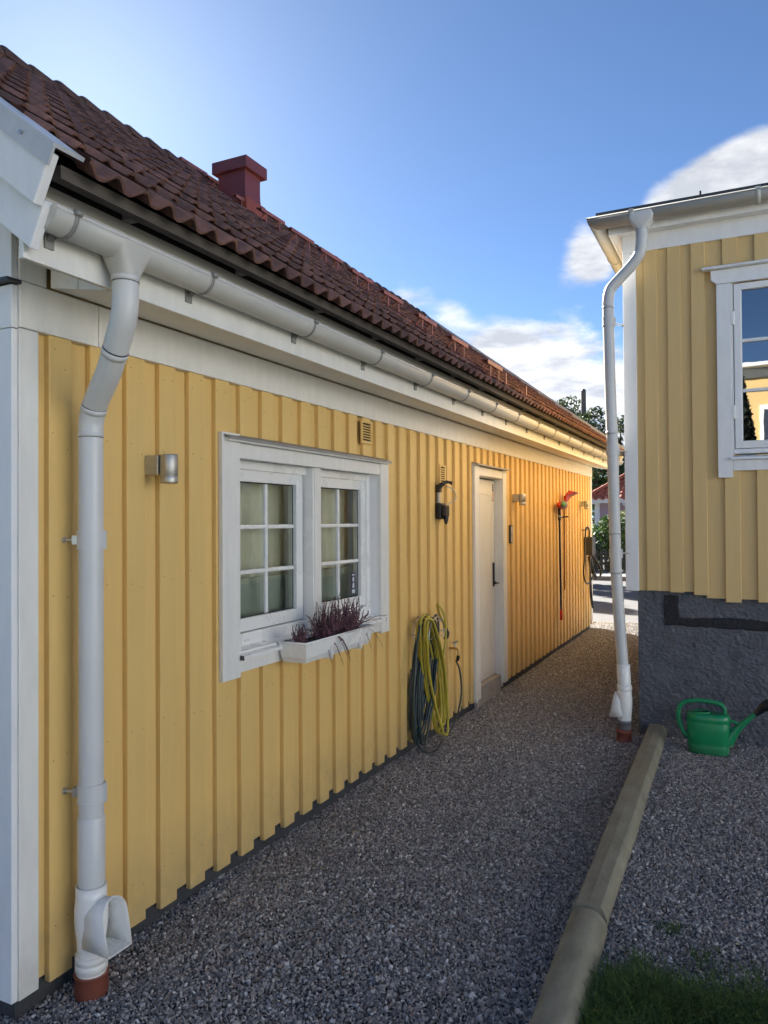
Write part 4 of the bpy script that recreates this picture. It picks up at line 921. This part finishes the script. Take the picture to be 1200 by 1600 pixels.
sp = thing('scoop', (-2.2,9.97,.78), 'red plastic scoop on a thin brown pole hanging beside the brush', 'scoop')
obj('pole', MB().tube([(-2.21,9.97,1.93),(-2.215,9.98,.79)], .009, 8), M_brownpole, sp)
b = MB(); b.loft([[(-2.205,9.93,1.93),(-2.185,9.93,1.93),(-2.185,10.01,1.93),(-2.205,10.01,1.93)], [(-2.19,9.84,2.01),(-2.15,9.84,2.02),(-2.14,10.12,2.02),(-2.19,10.12,2.01)], [(-2.13,9.86,2.09),(-2.04,9.88,2.07),(-2.04,10.10,2.06),(-2.13,10.12,2.085)]], smooth=False)
obj('blade', b, M_red, sp, bevel=.008); obj('clip', MB().box(-2.2495,-2.205,9.94,10.0,1.735,1.755).tube([(-2.205,9.97,1.745),(-2.16,9.98,1.75)], .010, 8), M_black, sp)
# charger
ev = thing('car_charger', (-2.2,11.55,1.2), 'dark wall charger with its black cable looped below at the far corner', 'charger')
obj('casing', MB().box(-2.2495,-2.12,11.42,11.68,1.18,1.45), M_dark, ev, bevel=.015)
obj('holster', MB().tube([(-2.19,11.60,1.20),(-2.14,11.68,1.12),(-2.08,11.74,1.00),(-2.06,11.76,.90),(-2.07,11.74,.84)], [.03,.022,.018,.016,.014], 10), M_black, ev)
obj('plug', MB().tube([(-2.19,11.58,1.16),(-2.17,11.60,1.0),(-2.14,11.64,.88),(-2.12,11.70,.83)], [.03,.036,.03,.018], 10), M_black, ev)
obj('hook', MB().tube([(-2.2495,11.30,1.555),(-2.19,11.30,1.555),(-2.17,11.30,1.58)], .008, 8), M_black, ev)
obj('cable', MB().tube(smooth_path([(-2.18,11.50,1.44),(-2.17,11.44,1.55),(-2.17,11.30,1.60),(-2.17,11.18,1.54),(-2.16,11.08,1.30),(-2.15,10.95,1.10),(-2.15,10.90,.95),(-2.15,11.0,.83),(-2.15,11.22,.775),(-2.14,11.42,.82),(-2.13,11.60,.92)], 8), .012, 8).tube(smooth_path([(-2.17,11.46,1.19),(-2.16,11.42,1.0),(-2.15,11.36,.80),(-2.15,11.38,.60),(-2.15,11.48,.45),(-2.14,11.54,.385),(-2.15,11.52,.50),(-2.15,11.44,.75),(-2.16,11.47,1.0),(-2.17,11.50,1.19)], 8), .011, 8), M_black, ev)
# ------------------------------------------------------------------ watering can
wc = thing('watering_can', (-.30,5.95,.01), 'green plastic watering can with a black rose by the grey plinth', 'watering can')
def oval(cx, cy, z, a, b_, n=24, e=.75):
    return [(cx+a*math.copysign(abs(math.cos(t))**e, math.cos(t)), cy+b_*math.copysign(abs(math.sin(t))**e, math.sin(t)), z) for t in np.linspace(0,2*math.pi,n+1)[:-1]]
b = MB(); bx, by = -.295, 5.95
b.loft([oval(bx,by,.012,.122,.066), oval(bx,by,.020,.134,.074), oval(bx,by,.075,.138,.077), oval(bx,by,.083,.136,.075), oval(bx,by,.090,.139,.077), oval(bx,by,.235,.146,.079), oval(bx,by,.243,.143,.077), oval(bx,by,.251,.146,.079), oval(bx,by,.285,.146,.078), oval(bx,by,.300,.138,.070), oval(bx,by,.303,.125,.060)])
body = obj('body', b, M_can, wc)
obj('filler_rim', MB().tube([(bx-.045+.052*math.cos(t), by+.045*math.sin(t), .306) for t in np.linspace(0,6.28,21)[:-1]], .008, 8, closed=True), M_can, wc); obj('filler_hole', MB().add([(bx-.045+.050*math.cos(t), by+.043*math.sin(t), .3055) for t in np.linspace(0,6.28,19)[:-1]], [tuple(range(18))]), M_black, wc)
obj('handle', MB().tube(smooth_path([(bx+.105,by,.285),(bx+.108,by,.335),(bx+.080,by,.372),(bx,by,.385),(bx-.09,by,.384),(bx-.165,by,.362),(bx-.200,by,.31),(bx-.195,by,.22),(bx-.165,by,.145),(bx-.12,by,.105)], 6), .0165, 12), M_can, wc)
obj('spout', MB().tube([(bx+.12,by,.10),(bx+.155,by,.16),(bx+.195,by,.215),(bx+.26,by,.285),(bx+.315,by,.335)], [.045,.036,.026,.019,.016], 14).tube([(bx+.125,by,.26),(bx+.175,by,.255),(bx+.20,by,.235)], [.014,.011,.012], 10), M_can, wc)
obj('rose', MB().tube([(bx+.305,by,.325),(bx+.335,by,.352),(bx+.352,by,.375),(bx+.385,by,.392),(bx+.40,by,.398)], [.021,.024,.032,.045,.046], 16), M_black, wc)
# ------------------------------------------------------------------ edging timbers
def log(pts, label, prof, y0, y1):
    n = 28; rings = []
    for i in range(n+1):
        t = i/n; x = pts[0][0]+(pts[1][0]-pts[0][0])*t; y = y0+(y1-y0)*t; zt = pts[0][1]+(pts[1][1]-pts[0][1])*t
        rings.append([(x+px*(1+.02*math.sin(3*t*5+px*50)), y+.003*math.sin(px*90), zt+pz+.0025*math.sin(9*t+px*40)) for px, pz in prof])
    o = obj('edging_timber', MB().loft(rings, smooth=len(prof) > 12), M_timber, bevel=0); tag(o, label, 'timber', 'timbers edging the gravel alley'); return o
sq = [(-.068,-.17),(.068,-.17),(.076,-.05),(.060,-.010),(.050,0.0),(0,.004),(-.050,0.0),(-.060,-.012),(-.076,-.05)]
rd = [(.080*math.cos(t), -.080+.080*math.sin(t)) for t in np.linspace(0, 2*math.pi, 21)[:-1]]; rd = [(x, min(z, -.006)) for x, z in rd]
log(((-.628,.098),(-.680,.105)), 'squared grey-green edging timber running from the grass side to the plinth', sq, 3.214, 6.24)
log(((-.575,.095),(-.627,.098)), 'rounded timber at the bottom edge, butted to the squared one, grass beside it', rd, 1.7, 3.198)
# ------------------------------------------------------------------ grass, weeds
def blades(n, fx, h, seed, name, label):
    r = np.random.default_rng(seed); V, F, T = [], [], []
    for i in range(n):
        x, y, s_ = fx(r); z = gz(x, y); a = r.uniform(0, 6.28); L_ = h*r.uniform(.35, 1.1)*s_; ln = r.uniform(.2, 1.3)*L_; w = r.uniform(.0012, .0024)
        d = np.array([math.cos(a), math.sin(a)]); p = np.array([-d[1], d[0]])*w; k = len(V)
        for t, ww in ((0,1),(.5,.85),(1,.05)):
            c = np.array([x, y])+d*ln*t*t; V += [(c[0]-p[0]*ww, c[1]-p[1]*ww, z+L_*t*(1-.25*t)), (c[0]+p[0]*ww, c[1]+p[1]*ww, z+L_*t*(1-.25*t))]
        F += [(k,k+1,k+3,k+2),(k+2,k+3,k+5,k+4)]; T += [r.uniform(.5,1.5)]*6
    me = bpy.data.meshes.new(name); me.from_pydata(V, [], F); a = me.attributes.new('tone', 'FLOAT', 'POINT'); a.data.foreach_set('value', np.array(T, np.float32)); me.materials.append(M_grass)
    o = link(name, me, (0,0,0)); o['kind'] = 'stuff'; o['label'] = label; o['category'] = 'grass'; return o
CL = [(rng.uniform(-.46,.75), rng.uniform(2.15, 2.92), rng.uniform(.05,.13)) for _ in range(40)] + [(-.46,2.62,.05),(-.42,2.75,.05),(-.38,2.55,.07),(-.30,2.70,.07)]
def fx(r):
    c = CL[r.integers(len(CL))]; x, y = r.normal(c[0], c[2]), r.normal(c[1], c[2]*.8)
    return max(x, -.50+.0*y), y, 1.0 if y < 2.9 else .6
blades(13000, fx, .105, 5, 'grass', 'dark green grass growing at the near end of the timber')
def fx3(r):
    c = CL[r.integers(len(CL))]; return max(r.normal(c[0], c[2]*1.5), -.53), r.normal(c[1], c[2]*1.3), r.uniform(.6, 1.6)
blades(900, fx3, .10, 8, 'grass_stalks', 'longer thin grass blades standing out of the grass patch')
WD = [(-.31,3.31,.03),(-.18,3.12,.04),(.02,3.10,.05),(-.40,3.02,.03)]
def fx2(r):
    c = WD[r.integers(len(WD))]; return r.normal(c[0], c[2]), r.normal(c[1], c[2]), 1.0
blades(420, fx2, .045, 6, 'weeds', 'sparse weeds in the gravel beyond the grass')
dl = MB()
for _ in range(150):
    x, y = random.uniform(-2.2,.6), random.uniform(1.9, 8.5)
    if (x > -.82 and y > 6.2) or -.75 < x < -.5: continue
    a = random.uniform(0,6.28); l = random.uniform(.006,.016); u = Vector((math.cos(a),math.sin(a),random.uniform(-.3,.3))); v = Vector((-math.sin(a),math.cos(a),random.uniform(-.3,.3)))*.45; c = Vector((x,y,gz(x,y)+.016)); dl.add([c-u*l, c+v*l, c+u*l, c-v*l+Vector((0,0,.003))], [(0,1,2,3)])
o = obj('dry_leaves', dl, mat('dry_leaf', (.20,.14,.07), .8, .4, 30, col2=(.32,.27,.18)), recalc=False); o['kind'] = 'stuff'; o['label'] = 'scattered dry leaves and chips on the gravel'; o['category'] = 'leaf litter'
# ------------------------------------------------------------------ across the street
def leaves(n, pos, size, seed, name, m, par=None, flat=False):
    r = np.random.default_rng(seed); P, nr, tone = pos(r, n); n = len(P)
    u = r.normal(size=(n,3)); u /= np.linalg.norm(u, axis=1, keepdims=True); w = r.normal(size=(n,3)); v = np.cross(u, w); v /= np.linalg.norm(v, axis=1, keepdims=True)
    s_ = size*r.uniform(.5, 1.3, (n,1)); asp = .45
    V = np.stack([P-u*s_, P+v*s_*asp, P+u*s_, P-v*s_*asp], 1).reshape(-1, 3)
    org = np.array([V[:,0].mean(), V[:,1].mean(), V[:,2].min()])
    me = bpy.data.meshes.new(name); me.from_pydata((V-org).tolist(), [], np.arange(4*n).reshape(-1,4).tolist())
    a = me.attributes.new('tone', 'FLOAT', 'POINT'); a.data.foreach_set('value', np.repeat(tone, 4).astype(np.float32)); me.materials.append(m)
    return link(name, me, tuple(org), par)
def clumps(cs, jit=.9):
    def pos(r, n):
        c = np.array(cs); wt = c[:,3]**2; i = r.choice(len(c), n, p=wt/wt.sum()); d = r.normal(size=(n,3)); d /= np.linalg.norm(d, axis=1, keepdims=True)
        rad = c[i,3]*r.uniform(.25, 1, n)**.5; P = c[i,:3]+d*rad[:,None]*np.array([1,1,.75]); return P, d, r.uniform(.5,1.5,n)*(.8+.4*((i*7919) % 10)/10)
    return pos
def tree(name, x, y, h, cr, seed, label, m=M_leaf, n=6000, lsize=.12, trunk=.14, base=.35, nc=26, group=None, cz=None, loose=1.0):
    r = random.Random(seed); t = thing(name, (x,y,-.05), label, 'tree', group); b = MB(); tops = []
    lean = (r.uniform(-.04,.04)*h, r.uniform(-.04,.04)*h)
    tp = [(x+lean[0]*q*q, y+lean[1]*q*q, -.05+h*.96*q) for q in np.linspace(0,1,9)]; b.tube(tp, [trunk*(1-.85*q) for q in np.linspace(0,1,9)], 9)
    cs = []
    for k in range(nc):
        q = base+(1-base)*((k+.5)/nc); a = k*2.4+r.uniform(-.4,.4); wd = cr*math.sin(math.pi*min(1,(q-base)/(1-base)*.82+.16))**.7*r.uniform(.55,1.0)*loose
        c = Vector((x+lean[0]*q*q+wd*math.cos(a), y+lean[1]*q*q+wd*math.sin(a), h*q+r.uniform(-.03,.05)*h)); z0 = h*max(.15, q-.14); s0 = Vector((x+lean[0]*q*q, y+lean[1]*q*q, z0))
        b.tube([s0, s0.lerp(c,.5)+Vector((0,0,.02*h)), c], [trunk*.35*(1.1-q), trunk*.2*(1.1-q), .012], 5, caps=False); cs.append((c.x, c.y, c.z, cr*r.uniform(.22,.42)))
    obj('trunk', b, M_bark, t, recalc=False); leaves(n, clumps(cs), lsize, seed, 'crown', m, t); return t
# picket fence, hedge
fc = thing('picket_fence', (-3.2,24.3,.1), 'dark picket fence across the street in front of the hedge', 'fence')
pm = MB().prism([(-.045,0),(.045,0),(.045,.62),(0,.68),(-.045,.62)], 1, -.01, .01).mesh('picket', M_fence, (0,0,0))
for k in range(70): link('picket', pm, (-9.0+k*.14, 24.3, .12), fc)
obj('rail', MB().box(-9.1,.9,24.312,24.34,.30,.37), M_fence, fc); obj('rail', MB().box(-9.1,.9,24.312,24.34,.60,.67), M_fence, fc)
def hpos(r, n):
    x = r.uniform(-8.5, 1, n); y = r.uniform(24.5, 25.6, n); top = 1.55+.18*np.sin(1.3*x)+.14*np.sin(3.1*x+1)+.1*np.sin(7*x); z = top*r.uniform(0.0, 1, n)**.8
    return np.stack([x,y,z],1), None, r.uniform(.5,1.5,n)
hg = thing('hedge', (-4,25.2,0), 'dense green hedge across the street above the dark fence', 'hedge')
leaves(17000, hpos, .08, 21, 'foliage', M_leaf, hg)
st = MB()
for k in range(18): x = -8.4+k*.54; st.tube([(x,25.2,-.05),(x+.05,25.25,.6),(x-.03,25.2,1.3)], [.03,.02,.008], 5, caps=False)
obj('stems', st, M_bark, hg, recalc=False)
def bpos(r, n):
    c = np.array([(-3.9,26.6,1.5,.55),(-3.2,26.8,1.7,.5),(-2.5,26.5,1.3,.5)]); i = r.integers(0,3,n); d = r.normal(size=(n,3)); d /= np.linalg.norm(d,axis=1,keepdims=True); return c[i,:3]+d*(c[i,3]*r.uniform(.3,1,n)**.5)[:,None], None, r.uniform(.6,1.5,n)
sh = thing('shrub', (-3.2,26.6,0), 'pale green shrub rising behind the hedge beside the mauve house', 'shrub'); leaves(2600, bpos, .07, 22, 'foliage', M_leaf2, sh)
obj('stems', MB().tube([(-3.3,26.6,-.05),(-3.4,26.6,1.4)], [.04,.01], 6).tube([(-3.2,26.7,-.05),(-2.8,26.7,1.4)], [.03,.01], 6), M_bark, sh)
# mauve house with red hipped roof
ph = thing('bungalow', (-2.5,36,0), 'mauve bungalow with a red tiled roof and white corner, across the street', 'house')
obj('wall', MB().box(-6.14,3.0,34.0,42,-.1,2.52), M_pink, ph); obj('corner_board', MB().box(-6.18,-5.98,33.93,34.0,-.1,2.45), M_white2, ph); obj('corner_board', MB().box(-6.20,-6.14,34.0,34.15,-.1,2.45), M_white2, ph)
obj('fascia', MB().box(-6.45,3.4,33.60,33.66,2.44,2.64).box(-6.51,-6.45,33.60,42.4,2.44,2.64), M_white2, ph); obj('soffit', MB().box(-6.45,3.4,33.66,34.0,2.50,2.53), M_white2, ph)
def hip(y0, y1, x0, x1, z0, zr, name, m, par, pitch=.30):
    A = Vector((x0,y0,z0)); yr = (y0+y1)/2; rows = 14; b = MB(); n = 0
    for i in range(rows):
        t0, t1 = i/rows, (i+1)/rows; ya, yb = y0+(yr-y0)*t0, y0+(yr-y0)*t1+.04; xa = x0+(yr-y0)*t0*.9; za, zb = z0+(zr-z0)*t0+.05, z0+(zr-z0)*t1+.01
        x = xa
        vs0 = np.arange(xa, x1, pitch/6); r0 = [(q, ya, za+.045*math.sin(2*math.pi*q/pitch)) for q in vs0]; r1 = [(q, yb, zb+.045*math.sin(2*math.pi*q/pitch)) for q in vs0]; b.grid([r0, r1]); b.grid([[(p[0],p[1],p[2]-.06) for p in r0], r0], False)
    o = obj(name, b, m, par, recalc=False)
    # hip end
    e = MB().add([(x0,y1,z0),(x0,y0,z0),(x0+(yr-y0)*.9,yr,zr)], [(0,1,2)]); obj('hip_end', e, m, par)
    d = MB().tube([(x0,y0,z0+.06),(x0+(yr-y0)*.9,yr,zr+.08)], .09, 8); obj('hip_ridge', d, m, par); return o
hip(33.55, 42.4, -6.55, 3.5, 2.62, 5.4, 'roof', M_redroof, ph)
wf = obj('window', MB().box(-4.6,-3.2,33.94,34.0,1.0,2.2), M_white2, ph); obj('pane', MB().box(-4.5,-3.3,33.925,33.94,1.1,2.1), M_bluewin, wf)
obj('downpipe', MB().tube(smooth_path([(-4.9,33.60,2.5),(-4.92,33.65,2.38),(-4.80,33.9,2.2),(-4.78,33.92,2.0),(-4.78,33.92,.1)],5), .05, 8), M_white2, ph)
# pale house far behind
wh = thing('far_house', (-7.5,52,0), 'pale blue-white house far behind the corner of the right house', 'house')
obj('wall', MB().box(-8.0,-4.0,52,60,-.1,5.6).prism([(-8.0,5.6),(-4.0,5.6),(-6.0,8.4)], 1, 52, 60), M_white2, wh)
obj('roof', MB().prism([(-8.4,5.2),(-6.0,8.75),(-3.6,5.2),(-3.6,5.0),(-6.0,8.5),(-8.4,5.0)], 1, 51.6, 60.4), M_dark, wh)
w_ = obj('window', MB().box(-7.0,-5.9,51.95,52,2.6,4.2), M_white2, wh); obj('pane', MB().box(-6.9,-6.0,51.94,51.95,2.7,4.1), M_bluewin, w_)
# pole and trees
up = thing('utility_pole', (-9.2,47,0), 'bare grey wooden pole sticking up among the pines', 'pole')
obj('pole', MB().tube([(-9.18,47,-.1),(-9.18,47,9.65)], [.22,.15], 10), M_pole, up); obj('pole_cap', MB().tube([(-9.18,47,9.65),(-9.18,47,9.75)], [.165,.10], 10), M_dark, up)
G = 'pines behind the far roofs'
tree('pine_tree', -10.6, 50, 9.2, 2.3, 31, 'pine left of the bare pole, above the end of the tiled roof', M_pine, 4200, .13, .2, .45, 22, G, loose=1.0)
tree('pine_tree', -8.4, 46.5, 8.3, 1.5, 32, 'pine just right of the bare pole, showing sky through its branches', M_pine, 3000, .12, .16, .40, 20, G)
tree('pine_tree', -7.2, 48, 8.0, 1.9, 33, 'broad pine half hidden by the white downpipe', M_pine, 4200, .12, .18, .35, 22, G)
tree('garden_tree', -7.9, 44, 5.6, 1.8, 34, 'dark leafy tree showing under the far eave, left of the mauve house', M_leaf, 5000, .11, .14, .25, 22)
tree('garden_tree', -9.8, 40, 4.9, 1.6, 35, 'dark tree close behind the far corner of the yellow house', M_leaf, 4200, .11, .14, .2, 20)
tree('street_tree', -10.4, 24.9, 6.3, 1.5, 36, 'leafy street tree hidden behind the tiled house', M_leaf, 6000, .12, .14, .5, 20)
tree('street_tree', -13.6, 24.8, 8.0, 1.3, 37, 'taller narrow street tree hidden behind the tiled house', M_leaf, 6000, .12, .15, .55, 20)
# ------------------------------------------------------------------ behind the viewer (seen in the window reflection), plus an added sunlight reflector
bh = thing('wooden_house', (1.0,-10,0), 'yellow house standing behind the viewer, mirrored in the right house window', 'house')
obj('wall', MB().box(-1.2,2.6,-14,-9.0,-.1,5.55), M_yel2, bh); obj('roof', MB().prism([(-8.6,5.56),(-8.6,5.66),(-11.5,5.95),(-14.4,5.66),(-14.4,5.56)], 0, -1.5, 2.9), M_white2, bh)
obj('corner_board', MB().box(-1.22,-1.05,-8.99,-8.96,-.1,5.4), M_white2, bh); obj('frieze_board', MB().box(-1.2,2.6,-8.99,-8.96,5.3,5.55), M_white2, bh)
for x in (.22,):
    w_ = obj('window', MB().box(x,x+1.1,-8.99,-8.94,2.9,4.6), M_white2, bh); obj('pane', MB().box(x+.1,x+.5,-8.94,-8.93,3.0,4.5), M_bluewin, w_); obj('pane', MB().box(x+.6,x+1.0,-8.94,-8.93,3.0,4.5), M_bluewin, w_)
nh = thing('reflector_house', (11.5,-3,0), 'white house added out of view on the right to bounce sunlight onto the shaded walls', 'house')  # unseen house added as a sunlit reflector for the shaded walls
obj('wall', MB().box(11.5,19,-4.5,6.0,-.1,6.2), M_white2, nh); obj('roof', MB().prism([(11.0,6.1),(15.25,8.4),(19.5,6.1)], 1, -4.9, 6.4), M_dark, nh)
for y in (-3.2, .2, 3.6):
    for z in (1.1, 3.9):
        w_ = obj('window', MB().box(11.44,11.5,y,y+1.2,z,z+1.4), M_white2, nh); obj('pane', MB().box(11.43,11.44,y+.1,y+1.1,z+.1,z+1.3), M_bluewin, w_)
def tpos(r, n):
    t = r.uniform(0,1,n)**.8; z = 4.8*(1-t)+.2; rad = .85*t**.9*(r.uniform(.4,1,n)**.5); a = r.uniform(0,6.28,n); return np.stack([-.24+rad*np.cos(a), -4.2+rad*np.sin(a), z],1), None, r.uniform(.5,1.4,n)
tj = thing('thuja', (-.24,-4.2,0), 'narrow dark conifer behind the viewer, mirrored in the right house window', 'tree'); leaves(16000, tpos, .07, 41, 'crown', M_thuja, tj); obj('trunk', MB().tube([(-.24,-4.2,-.05),(-.24,-4.2,4.5)], [.08,.01], 8), M_bark, tj)
# plant on the sill inside
pp = thing('potted_plant', (.03,YW+.19,2.22), 'small red and green potted plant on the sill inside the right house window', 'plant')
obj('pot', MB().lathe([(.0,0),(.035,0),(.045,.06),(.04,.06),(.036,.05)], (.03,YW+.19,2.22), 14), M_pvcred, pp)
def ppos(r, n):
    d = r.normal(size=(n,3)); d /= np.linalg.norm(d,axis=1,keepdims=True); return np.array([.03,YW+.19,2.33])+d*r.uniform(.02,.075,n)[:,None], None, r.uniform(.5,1.5,n)
leaves(140, ppos, .022, 51, 'leaf_cluster', M_leaf, pp); leaves(60, ppos, .022, 52, 'bracts', M_bract, pp)
